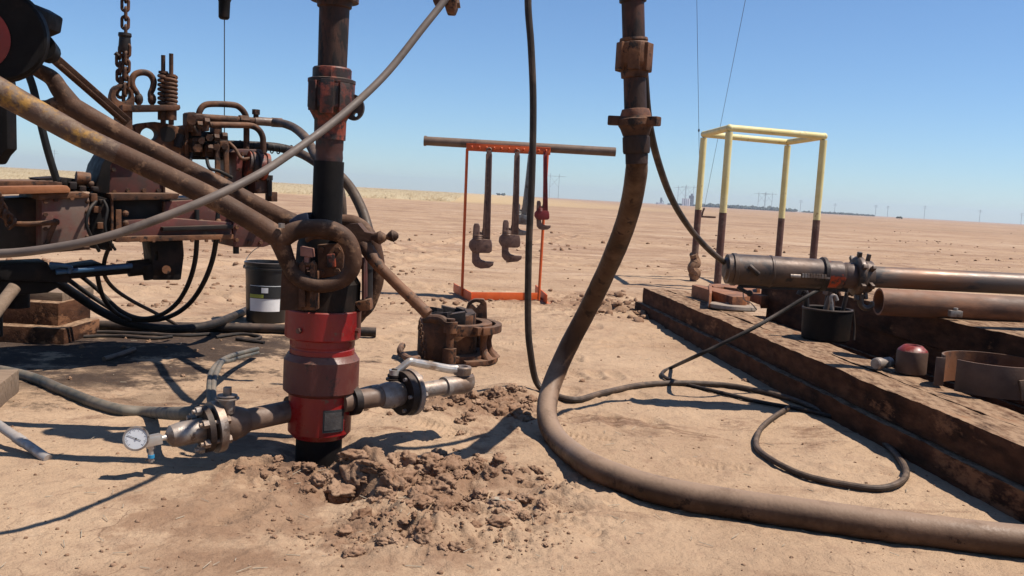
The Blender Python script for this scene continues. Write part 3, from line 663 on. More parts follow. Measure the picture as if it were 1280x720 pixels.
# ================================================================== hook block at the left edge, and gear hanging above
hk = thing('hook_block', 'big dark hook block with a red cheek plate at the left edge of the picture', 'hook block', P(0,50,3.45))
c0 = P(-4,43,3.44); vd = V3((-.53,1,.12)).normalized(); q = MB(); q.lathe([(0,-.02),(.155,-.02),(.165,-.01),(.170,.01),(.176,.03),(.170,.05),(.160,.09),(0,.10)], c0, vd, 44); q.build('sheave', M['black'], hk)
q = MB(); q.prism([P(x,y,3.36) for x,y in ((-90,-62),(86,-62),(104,-90),(112,-230),(-90,-230))], V3((.0,.42,0))); q.build('shade_block', M['dark'], hk, bevel=.02)  # unseen body above the frame, added to shade the sheave
c1 = P(-34,46,3.38); MB().lathe([(0,0),(.12,0),(.12,.03),(0,.03)], c1, vd, 40).build('cheek_plate', M['redbr'], hk)
MB().prism([P(x,y,3.5) for x,y in ((15,0),(30,0),(47,10),(44,30),(20,40))], V3((0,.2,0))).build('guard', M['black'], hk, bevel=.01)
q = MB(); q.tube([P(52,58,3.56), P(62,66,3.66)], [.05,.042], 16, raw=True); q.build('link_lug', M['black'], hk)
q = MB(); q.prism([P(x,y,3.9) for x,y in ((-26,96),(8,98),(9,150),(10,186),(2,194),(-4,205),(-26,205))], V3((0,.08,0)))
tag(q.build('hanging_strap', M['black'], bevel=.012), 'flat black strap hanging down the left edge under the hook block', 'strap')
# flat rusty arm behind the links
q = MB(); a, b_ = P(53,60,4.35), P(156,150,4.75); q.bar(a, b_, .05, .085, V3((.25,-1,.1)))
q.bar(a.lerp(b_,.2)-V3((0,.028,0)), b_-V3((0,.028,0)), .014, .10, V3((.25,-1,.1)))
tag(q.build('tong_arm', M['link'], bevel=.006), 'flat rusty arm running down from the hook block to the chain eye', 'arm')
# cable from the hook to the tong
tag(tubes([(33,86,4.4),(42,112,4.4),(50,150,4.4),(60,190,4.42),(71,226,4.45)], .0175).build('cable', M['rubber']), 'black cable dropping from the hook block to the plate stack', 'cable')
# ================================================================== power tong (the rusty machine on the left)
T = Plane(P(145,299,5.0), (.6,-.8,0)); TM = T.m; TX = V3((.8,.6,0))
tg = thing('power_tong', 'rusty red hydraulic power tong with valve block, springs and hoses, behind the links', 'power tong', T(150,330,.25))
def tp(pts, off, th): return MB().prism([T(x,y,off) for x,y in pts], TM*th)
def part(name, mb, mt, bevel=.004, par=None): return mb.build(name, M[mt], par or tg, bevel=bevel)
def R4(x0,y0,x1,y1,s=.0): return [(x0,y0),(x1,y0+s*(x1-x0)),(x1,y1+s*(x1-x0)),(x0,y1)]
# left gear housing
hs = part('gear_housing', tp([(52,247),(108,244),(112,248),(112,309),(52,314)], -.02, .55), 'housing', .012)
hs2 = part('housing_recess', tp([(-70,252),(53,247),(53,314),(-70,322)], .14, .45), 'dark', .01)
part('housing_lid', tp([(48,243),(104,240),(112,243),(112,247),(48,250)], -.04, .60), 'rust', .006)
tpp = MB(); tpp.prism([T(x,y,-.06) for x,y in ((-60,234),(84,232),(88,236),(88,241),(-60,245))], TM*.5)
part('top_plate', tpp, 'rustor', .006)
tpp = MB(); tpp.prism([T(x,y,.05) for x,y in ((-60,226),(60,226),(78,228),(78,233),(-60,236))], TM*.42)
part('top_plate', tpp, 'rust', .006)
q = tp([(46,223),(75,221),(108,225),(112,238),(90,242),(60,232)], .18, .3); part('valve_bank', q, 'black', .01)
q = MB().cyl(T(95,222,.15), T(112,224,.15), .035, n=18); q.cyl(T(101,224,.16), T(101,234,.16), .02, n=12); q.ball(T(115,231,.12), .02); part('valve_knob', q, 'rust', 0)
for (x,y) in ((109,252),(109,265),(109,280),(109,296)): MB().ball(T(x,y,-.02), (.012,.012,.012), 10).build('bolt', M['rust'], tg)
# little lever with a rod on the housing front
q = MB().tube([T(14,279,.02), T(35,280,-.02), T(66,278,-.05), T(70,277,-.05)], [.014,.013,.013,.020], 12); q.tube([T(69,278,-.045), T(62,295,-.04), T(57,312,-.02)], [.014,.013,.012], 12); part('lever', q, 'rust', 0)
# middle frame and body
part('body_plate', tp([(112,242),(141,250),(141,314),(112,310)], .02, .5), 'black', .008)
part('rear_housing', tp([(136,203),(148,187),(205,190),(205,245),(136,245)], .16, .40), 'red', .012)
part('side_plate', tp([(118,240),(127,206),(137,189),(150,187),(139,206),(137,244)], .08, .34), 'black', .008)
part('shelf', tp([(138,242),(225,242),(222,249),(140,251)], -.02, .5), 'rust', .005)
part('upper_beam', tp([(140,250),(300,246),(300,286),(140,287)], .10, .4), 'dark', .008)
part('lower_beam', tp([(143,276),(208,272),(290,278),(290,299),(143,301)], .02, .45), 'red', .008)
part('window_panel', tp([(205,252),(292,247),(292,281),(205,283)], .06, .05), 'red', .006)
part('ledge', tp([(204,284),(292,281),(292,286),(204,289)], -.03, .09), 'dark', .004)
part('flange_strip', tp([(145,296),(292,293),(292,299),(145,303)], -.03, .08), 'rust', .004)
for (x,y) in ((157,267),(157,279),(157,291),(212,279),(232,278),(252,278),(273,277),(287,290)): MB().ball(T(x,y,.0 if x<200 else .055), .018, 10).build('bolt', M['rust'], tg)
part('end_housing', tp([(290,262),(345,258),(340,306),(330,309),(292,309)], .03, .4), 'red', .012)
part('end_stub', MB().cyl(T(295,307,.1), T(295,317,.1), .018, n=14), 'dark', 0)
part('hatch_frame', tp([(145,262),(152,262),(152,299),(145,300)], -.01, .03), 'rust', .003)
# hanging bracket with a pin, and its hydraulic ram with the swing arms below
hb_o = [T(x,y,.05) for x,y in ((186,297),(228,296),(230,318),(226,350),(192,350),(189,318))]; hb_i = [T(x,y,.05) for x,y in ((193,315),(197,313),(198,320),(197,326),(193,326))]
br = part('hanging_bracket', MB().holed(hb_o, hb_i, TM*.16, 48), 'black', .004)
part('pin', MB().cyl(T(208,337,-.01), T(208,337,.25), .024, n=16), 'rust', 0, br)
q = MB().cyl(T(188,333,.12), T(160,336,.12), .045, n=18); q.cyl(T(165,335,.12), T(85,342,.12), .030, n=18); q.cyl(T(186,330,.1), T(190,348,.1), .045, n=18); part('ram', q, 'black', 0)
q = MB().cyl(T(165,332,.075), T(70,340,.075), .0145, n=12); part('ram_rod', q, 'blue', 0)
q = MB().tube([T(62,330,.05), T(76,331,.03), T(88,334,.05), T(86,341,.06)], .012, 10); part('ram_fitting', q, 'blue', 0)
q = MB(); q.prism([T(x,y,.1) for x,y in ((-70,334),(18,330),(60,328),(64,338),(128,329),(130,336),(90,345),(88,354),(50,352),(-70,348))], TM*.25)
q.prism([T(x,y,.16) for x,y in ((-70,348),(60,352),(80,356),(60,366),(38,368),(-70,376))], TM*.25); part('swing_arm', q, 'black', .008)
q = MB().cyl(T(-20,350,.3), T(-20,420,.3), .09, n=18); q.cyl(T(20,352,.4), T(20,384,.4), .07, n=18); part('stand_column', q, 'black', 0)
# lifting bracket on top: base plate, lug with an eye, bow, springs
part('lift_plate', tp([(153,131),(225,131),(226,135),(224,138),(153,139)], .10, .22), 'rust', .004)
part('lift_upright', tp([(152,134),(166,134),(166,158),(176,200),(150,200),(152,158)], .12, .18), 'rust', .006)
def ell(cx, cy, rx, ry, off, n=28): return [T(cx+rx*math.cos(a), cy+ry*math.sin(a), off) for a in np.linspace(0,2*PI,n,endpoint=False)]
part('lifting_eye', MB().holed([T(x,y,.17) for x,y in ((152,105),(160,107),(167,114),(169,124),(168,136),(160,143),(152,146),(146,142),(141,132),(138,120),(141,110),(146,106))], ell(154.5,118.5,9.5,8.5,.17), TM*.07), 'rust', .006)
q = MB().tube([T(x,y,.2) for x,y in ((173,128),(172,118),(166,108),(165,100),(169,93),(178,90.5),(187,93),(192,101),(191,110),(188,118),(190,128))], [.013,.015,.017,.018,.018,.018,.018,.018,.017,.016,.017], 14, k=5)
q.ball(T(173.5,124,.2), (.024,.024,.035), 12); q.ball(T(190,124,.2), (.024,.024,.035), 12); part('bow_shackle', q, 'rust', 0)
for cx, off in ((204,.17),(214,.14)):
    q = MB().cyl(T(cx,69 if cx<210 else 67,off), T(cx,139,off), .012, n=12); q.cyl(T(cx,137,off), T(cx,150,off), .03, n=14); q.cyl(T(cx,148,off), T(cx,156,off), .015, n=12)
    part('spring_rod', q, 'rust', 0)
    pts = []; y0, y1 = (92,131) if cx < 210 else (96,131); turns = 7
    for i in range(turns*14+1):
        a = 2*PI*i/14; t = i/(turns*14); pts.append(T(cx, y0+(y1-y0)*t, off)+V3(((.022 if cx < 210 else .027)*math.cos(a), (.022 if cx < 210 else .027)*math.sin(a), 0)))
    q = MB().tube(pts, .0105, 8, raw=True); q.cyl(T(cx,y0-3,off), T(cx,y0,off), .026, n=14); part('coil_spring', q, 'rust', 0)
q = MB().holed([T(x,y,.2) for x,y in ((165,158),(175,154),(192,152),(208,154),(222,158),(231,163),(232,178),(232,214),(180,214),(168,200),(164,175))], ell(187,168,11,8.5,.2), TM*.10, 56); part('slotted_cover', q, 'rust', .006)
part('cover_hole', MB().cyl(T(209,168,.19), T(209,168,.24), .045, n=20), 'dark', 0)
q = MB().cyl(T(224,177,.17), T(224,177,.23), .03, n=16); q.tube([T(222,184,.17), T(226,168,.17)], .024, 10, raw=True); part('cover_latch', q, 'dark', 0)
part('cover_side', tp([(231,156),(236,158),(236,200),(231,200)], .18, .3), 'rust', .004)
# valve block and the hard lines on it
vb_ = MB(); vb_.prism([T(x,y,.22) for x,y in ((235,163),(285,166),(287,196),(236,194))], TM*.22); vb_.prism([T(x,y,.26) for x,y in ((232,194),(290,196),(290,200),(232,199))], TM*.25)
vbk = part('valve_block', vb_, 'dark', .006)
for (x0,y0,x1,y1,o) in ((234,140,246,165,.16),(243,143,256,150,.14),(252,151,262,164,.12),(262,168,276,176,.12),(240,172,254,190,.14),(256,180,268,196,.14),(275,176,287,190,.16),(244,160,252,170,.12),(268,158,278,168,.15)):
    part('fitting', tp([(x0,y0+2),(x0+2,y0),(x1-2,y0),(x1,y0+2),(x1,y1),(x0,y1)], o, .09), 'rust', .008, vbk)
for (x,y,r) in ((247,185,.026),(252,176,.02),(262,172,.022),(270,184,.02),(240,150,.03),(281,183,.02)): part('cap_nut', MB().cyl(T(x,y,.08), T(x,y,.2), r, n=6), 'rust', 0, vbk)
for x in (272,283): 
    q = tp([(x-3,180),(x+3,178),(x+4,222),(x-2,226)], .10, .02); part('valve_lever', q, 'rust', .003, vbk)
def tt(pts, r, mt, name, n=14): return part(name, MB().tube([T(x,y,o) for x,y,o in pts], r, n), mt, 0)
tt([(248,147,.25),(250,138,.25),(256,131.5,.25),(268,130,.25),(290,131,.25),(299,134,.25),(306,142,.25),(308,152,.25),(308,186,.25)], .0185, 'rust', 'hard_line')
tt([(238,146,.2),(262,147.5,.2),(300,150,.2),(322,151.5,.2)], .022, 'rust', 'hard_line')
tt([(262,156,.16),(295,156.5,.16),(312,157,.16),(322,161,.16),(328,170,.16),(329,182,.16),(329,200,.16)], .0185, 'rust', 'hard_line')
q = MB().cyl(T(299,149.8,.2), T(310,150.6,.2), .032, n=6); q.cyl(T(340,152.8,.2), T(352,153.6,.2), .029, n=14); q.cyl(T(320,142,.2), T(320,152,.2), .016, n=10); q.hexnut(T(320,140,.2), UP, .024, .03); part('union', q, 'rust', 0)
part('swivel_pipe', MB().cyl(T(318,151.2,.2), T(344,153.0,.2), .026, n=16), 'pipe', 0)
q = MB().tube([T(285,181,.3), T(315,182,.3), T(345,184,.3), T(372,190,.3)], .028, 14); 
for x in range(300,372,8): q.torus(T(x,182+(x-300)*.09,.3), TX, .030, .004, 14, 6)
part('black_hose', q, 'rubber', 0)
# hydraulic motor, red
part('motor_bracket', tp([(296,190),(301,186),(327,187),(330,192),(330,196),(304,194),(302,235),(295,235)], .10, .30), 'red', .006)
q = MB().cyl(T(308,204,.10), T(330,209,.10), .075, n=24); q.cyl(T(328,208,.1), T(332,209,.1), .085, n=24); part('motor', q, 'redor', 0)
part('motor_base', tp([(318,222),(336,218),(341,226),(341,242),(320,242)], .10, .25), 'red', .012)
q = MB().hexnut(T(335,222,.1), UP, .03, .03); q.cyl(T(337,225,.08), T(337,245,.08), .014, n=10); part('motor_fitting', q, 'dark', 0)
part('grey_block', tp([(339,240),(347,240),(347,252),(339,252)], .12, .1), 'rust', .004)
part('gear_cover', tp([(288,200),(300,198),(318,240),(318,262),(288,262)], .22, .25), 'dark', .01)

# bolts, fittings, weld beads and small lines all over the tong
def bolts(pts, off, r=.013, par=None, mt='rust'):
    for x, y in pts: MB().hexnut(T(x,y,off), TM, r, .02).build('bolt', M[mt], par or tg)
bolts([(57,252),(57,268),(57,286),(57,304),(104,306),(80,308),(70,250),(90,248)], -.03, .011)
bolts([(296,268),(296,284),(296,300),(312,303),(326,303),(336,290)], .02, .012)
bolts([(143,240),(160,238),(180,238),(198,238),(199,215),(142,212)], .15, .012)
bolts([(170,160),(176,196),(228,196),(200,196),(217,160),(184,156)], .19, .011)
bolts([(303,192),(324,191),(299,232),(299,212)], .09, .010)
bolts([(322,238),(338,238),(322,226)], .09, .009)
for x in (160,176,192,240,258,276): bolts([(x,301)], -.025, .009)
for (x0,y0,x1,y1,o) in ((140,250,140,300,.0),(205,252,205,298,.04),(52,315,112,310,-.02),(205,190,205,244,.15),(290,262,345,258,.02)):
    part('weld_bead', MB().tube([T(x0+(x1-x0)*t,y0+(y1-y0)*t,o) for t in np.linspace(0,1,9)], .008, 8), 'rust', 0)
for (x,y,w_,h_,o) in ((66,229,10,6,.1),(80,226,8,8,.12),(92,232,9,9,.10),(104,236,8,7,.08),(118,247,8,10,.0),(122,262,9,8,-.02),(126,282,8,8,.0),(132,296,7,7,.0),(100,218,6,6,.14),(128,252,6,5,-.02),(120,236,7,5,.02)):
    part('hydraulic_fitting', tp([(x-w_/2,y-h_/2+1),(x-w_/2+1,y-h_/2),(x+w_/2-1,y-h_/2),(x+w_/2,y-h_/2+1),(x+w_/2,y+h_/2),(x-w_/2,y+h_/2)], o, .06), 'rust' if int(x) % 4 else 'dark', .005)
tt([(120,252,-.02),(112,262,-.06),(108,280,-.07),(116,300,-.05),(124,314,-.02)], .009, 'rubber', 'control_line')
tt([(129,250,-.03),(134,262,-.05),(131,282,-.06),(136,300,-.05),(144,312,0)], .008, 'rubber', 'control_line')
tt([(240,192,.12),(238,206,.10),(246,220,.10),(262,226,.10),(276,236,.12)], .010, 'rubber', 'control_line')
tt([(258,196,.12),(262,210,.08),(274,214,.07),(290,222,.08)], .010, 'rubber', 'control_line')
tt([(286,178,.14),(294,186,.10),(302,198,.06),(312,198,.06)], .010, 'rust', 'control_line')
tt([(246,166,.11),(241,158,.10),(236,152,.12)], .012, 'rust', 'control_line')
for (x,y) in ((258,152),(270,172),(249,156),(262,185),(280,170)): part('line_nut', MB().hexnut(T(x,y,.105), TX, .024, .028), 'rust', 0, vbk)
part('lifting_tab', MB().holed([T(x,y,.1) for x,y in ((268,246),(272,238),(280,237),(285,244),(286,250),(267,251))], ell(276.5,243.5,3.2,3.0,.1,18), TM*.03, 30), 'rust', .003)
q = MB().torus(T(320,206,.10), TX, .079, .007, 24, 8); q.torus(T(313,205,.10), TX, .077, .006, 24, 8); part('motor_ring', q, 'dark', 0)

# hoses between the tong and the well
def hose(name, pts, r, mt, label, cat='hose', group=None, n=14):
    return tag(MB().tube(pts, r, n, k=10).build(name, M[mt]), label, cat, group)
def PP(*a): return [P(*p) for p in a]
hose('hydraulic_hose', PP((344,152.5,5.6),(356,155,5.4),(368,160,5.2),(380,170,4.9),(388,182,4.7),(397,198,4.5),(410,207,4.35),(424,219,4.3),(440,238,4.3),(453,264,4.25),(461,290,4.2),(466,312,4.2),(468,345,4.15),(462,372,4.1),(450,396,4.1),(430,412,4.2)), .024, 'rubdust', 'brown hose passing behind the upright tubing and curving down beside the elevator')
hose('hydraulic_hose', PP((365,188,5.6),(378,193,5.4),(395,203,5.2),(412,216,5.0),(425,240,4.9),(428,280,4.9)), .026, 'rubdust', 'short brown hose from the black sleeve to behind the upright tubing')
# black hoses hanging under the tong
U = lambda *a: [P(*p) for p in a]
hose('hanging_hose', U((246,262,5.3),(246,300,5.3),(243,330,5.35),(234,358,5.45),(220,380,5.6),(200,394,5.7),(176,398,5.75),(150,388,5.8),(122,362,5.8),(100,344,5.7)), .014, 'rubber', 'thin black hose looping from under the red panel, the left of two', group='black hoses hanging under the tong')
hose('hanging_hose', U((272,262,5.4),(270,300,5.4),(264,330,5.45),(252,358,5.55),(236,380,5.7),(216,394,5.8),(192,400,5.85),(160,397,5.85),(120,374,5.85),(86,350,5.7)), .015, 'rubber', 'thin black hose looping from under the red panel, the right of two', group='black hoses hanging under the tong')
hose('hanging_hose', U((140,306,5.0),(134,315,5.05),(130,330,5.1),(131,345,5.2),(143,361,5.4),(165,376,5.6),(190,389,5.8),(214,402,6.0),(222,407,6.1)), .0115, 'rubdust', 'thin brown hose dropping behind the black ram and trailing right over the loops')
hose('hanging_hose', U((121,340,5.1),(125,360,5.2),(132,377,5.4),(145,391,5.6),(163,401,5.7)), .013, 'rubber', 'short black hose dropping steeply below the black ram')
hose('supply_hose', U((62,346,5.25),(78,357,5.4),(100,372,5.6),(128,390,5.75),(158,403,5.85),(195,410,5.9),(232,411,5.9),(266,405,6.15),(290,396,6.9),(312,386,7.8),(345,368,8.2),(385,352,8.4)), [.028,.028,.028,.028,.029,.033,.034], 'rubber', 'thick black hose sagging in a long arc below the tong to the bucket')
# things lying on the soil behind
g0 = [G(60,404,.035), G(220,409,.035), G(330,411,.035), G(470,416,.035)]
tag(MB().tube([p+V3((0,0,gz(p.x,p.y))) for p in g0], .035, 16, k=4).build('ground_pipe', M['dark']), 'long dark pipe lying on the soil behind the wellhead', 'pipe')
for i, (pp, lb) in enumerate((( ((78,416),(130,415),(180,417),(230,419),(262,417)), 'thin black cable lying just in front of the long dark pipe'), (((80,421),(140,420),(190,423),(215,421)), 'short thin black cable lying nearest the tong shadow'), (((270,421),(300,418),(325,421),(318,424),(296,423),(330,428)), 'kinked thin cable on the soil below the bucket'))):
    tag(MB().tube(onground(pp, .012), .012, 8, k=6).build('cable', M['rubber']), lb, 'cable')
q = MB().tube(onground(((130,448),(150,443),(168,437)), .015), .015, 10); tag(q.build('short_rod', M['pipe']), 'short tan rod lying at the edge of the tong shadow', 'rod')
# timber blocks under the stand
def block(a_, b_, D, dep, mt, lb, px, yaw=0, group='timber blocks under the tong'):
    x0,x1 = px; zb, zt = P((x0+x1)/2,b_,D).z, P((x0+x1)/2,a_,D).z; X0, X1 = P(x0,(a_+b_)/2,D).x, P(x1,(a_+b_)/2,D).x
    o = tag(MB().box(((X0+X1)/2, D+dep/2, (zb+zt)/2), ((X1-X0)/2, dep/2, (zt-zb)/2), (math.cos(yaw),math.sin(yaw),0)).build('timber_block', M[mt], bevel=.006), lb, 'timber block', group); return o
block(407,437,5.75,.5,'timber','wide dark timber block at the bottom of the stack under the tong',(-70,80))
block(376,406.5,5.85,.45,'timber','dark timber block in the middle of the stack under the tong',(-40,73))
block(364,375.5,5.95,.45,'timlite','pale topped timber block topmost in the stack under the tong',(10,78))

# bucket behind the wellhead
bg_ = G(333,402); BD = bg_.y; sB = BD/FPX
bk = thing('bucket', 'black plastic bucket with a white printed label and wire handle, behind the wellhead', 'bucket', bg_)
rT, rB, hB = .170, .150, P(338,327,BD).z
MB().lathe([(0,0),(rB,0),(rB+.004,.01),(rT,hB-.06),(rT+.010,hB-.058),(rT+.010,hB-.045),(rT+.002,hB-.043),(rT+.002,hB-.03),(rT+.010,hB-.028),(rT+.012,hB-.004),(rT+.006,hB),(rT-.004,hB),(rT-.008,hB-.02),(rB-.008,.012),(0,.012)], bg_, UP, 44).build('pail', M['plastic'], bk)
def wrap(a0, a1, z0, z1, r0, r1, mt, name, par, n=12):
    mb = MB(); vs=[]; fs=[]
    for i in range(n+1):
        a = a0+(a1-a0)*i/n; d = V3((math.sin(a), -math.cos(a), 0))
        for off in (0,.0015): vs += [bg_+d*(r0+off)+UP*z0, bg_+d*(r1+off)+UP*z1]
    for i in range(n):
        o = i*4; q_ = o+4; fs += [(o+2,q_+2,q_+3,o+3),(o,o+1,q_+1,q_),(o,q_,q_+2,o+2),(o+1,o+3,q_+3,q_+1)]
    fs += [(0,2,3,1),(n*4,n*4+1,n*4+3,n*4+2)]
    return mb.add(vs,fs).build(name, M[mt], par)
rz = lambda z: rB+.004+(rT-rB-.004)*(z-.01)/(hB-.07)
lab = wrap(-.62,.9,.10,.30,rz(.10)+.002,rz(.30)+.002,'white','label',bk)
wrap(-.61,.89,.20,.296,rz(.20)+.0042,rz(.296)+.0042,'lblack','label_print',lab); wrap(-.60,.1,.205,.232,rz(.205)+.0062,rz(.232)+.0062,'lgreen','label_stripe',lab)
wrap(.0,.3,.245,.285,rz(.245)+.0062,rz(.285)+.0062,'white','label_picture',lab)
q = MB(); 
for sx in (-1,1): q.cyl(bg_+V3((sx*(rT+.004),0,hB-.05)), bg_+V3((sx*(rT+.022),0,hB-.05)), .014, n=12)
q.build('handle_lug', M['plastic'], bk)
hp = [bg_+V3((-(rT+.02)*math.cos(a), .10*math.sin(a), hB-.05+.18*math.sin(a))) for a in np.linspace(0,PI,14)]
MB().tube(hp, .0035, 8, k=3).build('wire_handle', M['silver'], bk)

# ================================================================== hanging chain with its links
ch = thing('lifting_chain', 'rusty chain hanging from above into the lifting eye of the tong', 'chain', T(153,60,.2))
cl = V3(ch['_loc'])
def link_mesh(L, w_, r):
    pts = []
    for i in range(24):
        a = 2*PI*i/24; pts.append(V3((w_*math.cos(a), 0, w_*math.sin(a)+(L/2-w_)*(1 if math.sin(a) >= 0 else -1))))
    return MB().tube(pts, r, 8, closed=True, raw=True)
l0 = link_mesh(.068,.017,.0085).build('chain_link', M['rust']); nl = 0
def put(px, py, twist, off=.2, tilt=0):
    global nl
    o = l0 if nl == 0 else l0.copy()
    if nl: COL.objects.link(o)
    nl += 1; o.parent = ch; o.location = T(px,py,off)-cl; o.rotation_euler = (0, tilt, twist)
y = -50; k = 0
while y < 46: put(156.5 if k % 2 else 157.2, y, .35 if k % 2 else .35+PI/2); y += 11.2; k += 1
for i in range(6): put(149.5+i*.25, 66+i*9.6, .5 if i % 2 else .5+PI/2, .21)
for i in range(6): put(158.5-i*.35, 63+i*9.8, .1+PI/2 if i % 2 else .1, .18)
put(154.5,120,PI/2+.3,.2)
put(152,115,.8,.2,.5)
q = MB(); q.lathe([(0,-.05),(.028,-.05),(.034,-.03),(.030,.03),(.036,.04),(.034,.055),(.0,.055)], T(156,54,.2), UP, 20); q.tube([T(148,70,.19), T(144,66,.19)], .012, 8, raw=True); q.build('connector', M['dark'], ch)
# weight on a thin line above the valve block
wt = thing('line_weight', 'black weight hanging on a thin line at the top edge above the valve block', 'weight', P(280,20,5.6))
MB().lathe([(0,0),(.024,0),(.032,.01),(.034,.10),(.040,.115),(.038,.20),(0,.20)], P(280,24,5.6), UP, 20).build('weight', M['black'], wt)
MB().tube([P(280.5,24,5.6), P(280.5,176,5.6)], .003, 6, raw=True).build('line', M['wire'], wt)

# ================================================================== left foreground
tl = onground(((-60,452),(0,460),(40,470),(75,485),(110,499),(150,511),(190,516)), .027); tl += [P(222,517,fl.y+.12), P(248,515,fl.y+.04)]
hose('hose', tl, .0265, 'teal', 'faded teal hose crossing the soil from the left edge to the left valve')
h1_ = [P(264,512,fl.y+.05), P(262,496,fl.y+.12)]
for dx, lb in ((0,'left one of two thin pale hoses standing up from the left valve flange'),(5,'right one of two thin pale hoses standing up from the left valve flange')):
    a = [P(264+dx,512,3.66), P(262+dx,496,3.72), P(262+dx,478,3.85), P(265+dx*1.3,464,4.05), P(274+dx*.7,453,4.35), P(286,446+dx,4.75), P(302,441+dx,5.2), P(322,436+dx,5.62)]
    hose('pale_hose', a, .0125, 'teal', lb, group='pale hoses at the left valve', n=12)
tb = G(22,512); c = [G(-90,492), G(22,512), G(20,478), G(-90,458)]
zt = .115; q = MB().hexa([G(-120,530), G(0,511), G(24,490,0), G(-120,492)] + [p+V3((0,0,zt)) for p in (G(-120,530), G(0,511), G(24,490,0), G(-120,492))])
tag(q.build('timber_plank', M['timlite'], bevel=.008), 'pale timber plank lying at the left edge under the teal hose', 'timber')
a = G(60,574,.018); b_ = G(-40,505,.14); q = MB().cyl(b_, a, .0185, n=18)
q.lathe([(.0185,0),(.021,.002),(.021,.05),(.0185,.055)], b_.lerp(a,.62), (a-b_), 18)
tag(q.build('steel_rod', M['rod']), 'shiny grey steel rod leaning from the pale plank onto the soil', 'rod')
a = P(-22,412,4.4); b_ = P(18,359,4.6); q = MB().cyl(a-(b_-a)*.6, b_, .032, n=18)
tag(q.build('pole_end', M['timlite']), 'pale round pole end leaning up beside the timber block stack', 'pole')
# slack chain at the far left edge of the housing
sc_ = thing('slack_chain', 'slack rusty chain draped over the housing at the left edge', 'chain', T(8,262,-.1)); s0_ = V3(sc_['_loc'])
for i in range(9):
    o = l0.copy(); COL.objects.link(o); o.parent = sc_; o.location = T(-8+i*2.6+2*math.sin(i), 243+i*4.6, -.11)-s0_; o.rotation_euler = (.3*(i % 3), -.6+.4*math.sin(i*2.1), .5 if i % 2 else 1.9)
# the long grey hose across the front, with its fitting
hose('grey_hose', U((-60,316,2.50),(0,317,2.5),(60,311,2.5),(130,297,2.52),(200,273,2.58),(260,249,2.64),(310,225,2.72),(350,201,2.80),(420,150,2.96),(480,95,3.1),(530,33,3.2),(556,0,3.25),(590,-48,3.3)), .0125, 'greyhose', 'long thin grey hose sweeping up in front of the links and tubing')
ff = thing('hose_fitting', 'brown pipe fitting at the top edge where the long grey hose ends', 'fitting', P(565,5,3.3))
q = MB(); q.prism([P(x,y,3.27) for x,y in ((540,-10),(541,2),(546,7),(552,7),(556,-12))], V3((0,.06,0))); q.prism([P(x,y,3.27) for x,y in ((555,-12),(556,8),(558,15),(568,15.5),(571,8),(571,-12))], V3((0,.07,0))); q.build('body', M['rust'], ff, bevel=.006)
MB().hexnut(P(571,5,3.3), V3((1,0,.2)), .016, .022).build('nut', M['pipe'], ff)
# ================================================================== slips / spider on the soil
sp0 = G(566,446); SD = sp0.y; k_ = SD/FPX
spd = thing('spider', 'dusty brown cast steel pipe spider with hinged collar, on soil behind the right valve', 'spider', sp0)
R0 = 44*k_; hS = P(570,398,SD).z
def sx(a, r=1.0, z=0.0): return sp0+V3((R0*r*math.cos(a), R0*r*math.sin(a), z))
q = MB(); q.lathe([(R0*.98,0),(R0*1.03,.03),(R0*1.03,hS-.03),(R0*.98,hS),(R0*.62,hS+.01),(R0*.55,hS-.06),(R0*.50,.03)], sp0, UP, 26, math.radians(165), math.radians(362))
q.v = q.v; bodyq = q.build('collar_half', M['rust'], spd, bevel=.004)
def arcm(mb, a0, a1, r0, r1, z0, z1, n=16):
    vs=[]; fs=[]
    for i in range(n+1):
        a = a0+(a1-a0)*i/n; 
        for r in (r0,r1):
            for z in (z0,z1): vs.append(sx(a, r, z))
    for i in range(n):
        o = i*4; p = o+4; fs += [(o+2,p+2,p+3,o+3),(o,o+1,p+1,p),(o,p,p+2,o+2),(o+1,o+3,p+3,p+1)]
    fs += [(0,2,3,1),(n*4,n*4+1,n*4+3,n*4+2)]; return mb.add(vs,fs)
A0, A1 = math.radians(-95), math.radians(75)
q = MB(); arcm(q, A0, A1, .70, 1.06, 0, .045); arcm(q, A0, A1, .80, 1.08, hS-.085, hS-.015); arcm(q, A0, A1, .60, .66, .04, hS-.05)
arcm(q, math.radians(-50), math.radians(55), 1.18, 1.36, hS-.07, hS-.02, 18)
for a in (-52,56): q.bar(sx(math.radians(a),.95,hS-.045), sx(math.radians(a),1.30,hS-.045), .05, .05)
for a in (-30,-4,24,50): q.tube([sx(math.radians(a),1.22,0.0), sx(math.radians(a),1.05,.06), sx(math.radians(a),1.0,hS*.5), sx(math.radians(a),1.04,hS-.05)], [.045,.028,.022,.032], 10)
arcm(q, math.radians(-70), math.radians(60), .98, 1.30, -.01, .022, 18)
q.build('hinged_half', M['rust'], spd, bevel=.004)
q = MB(); a = math.radians(-92); c = sx(a,1.06,0)
q.cyl(c+UP*.0, c+UP*.10, .045, n=18); q.cyl(c+UP*.10, c+UP*.20, .026, n=16); q.cyl(c+UP*.20, c+UP*(hS+.01), .045, n=18); q.cyl(c+UP*(hS+.01), c+UP*(hS+.03), .028, n=12); q.build('hinge_pin', M['rust'], spd)
q = MB(); 
for a, r, z, s in ((200,.55,0,.05),(240,.62,.01,.045),(280,.5,.015,.05),(320,.45,0,.05),(20,.45,.01,.06),(60,.5,.015,.05),(110,.55,.02,.055),(150,.6,.015,.05)):
    c = sx(math.radians(a), r, hS-.01+z); q.box(c, (.055,.03,.05), (-math.sin(math.radians(a)), math.cos(math.radians(a)), .2))
q.build('slip_wedge', M['dark'], spd, bevel=.006)
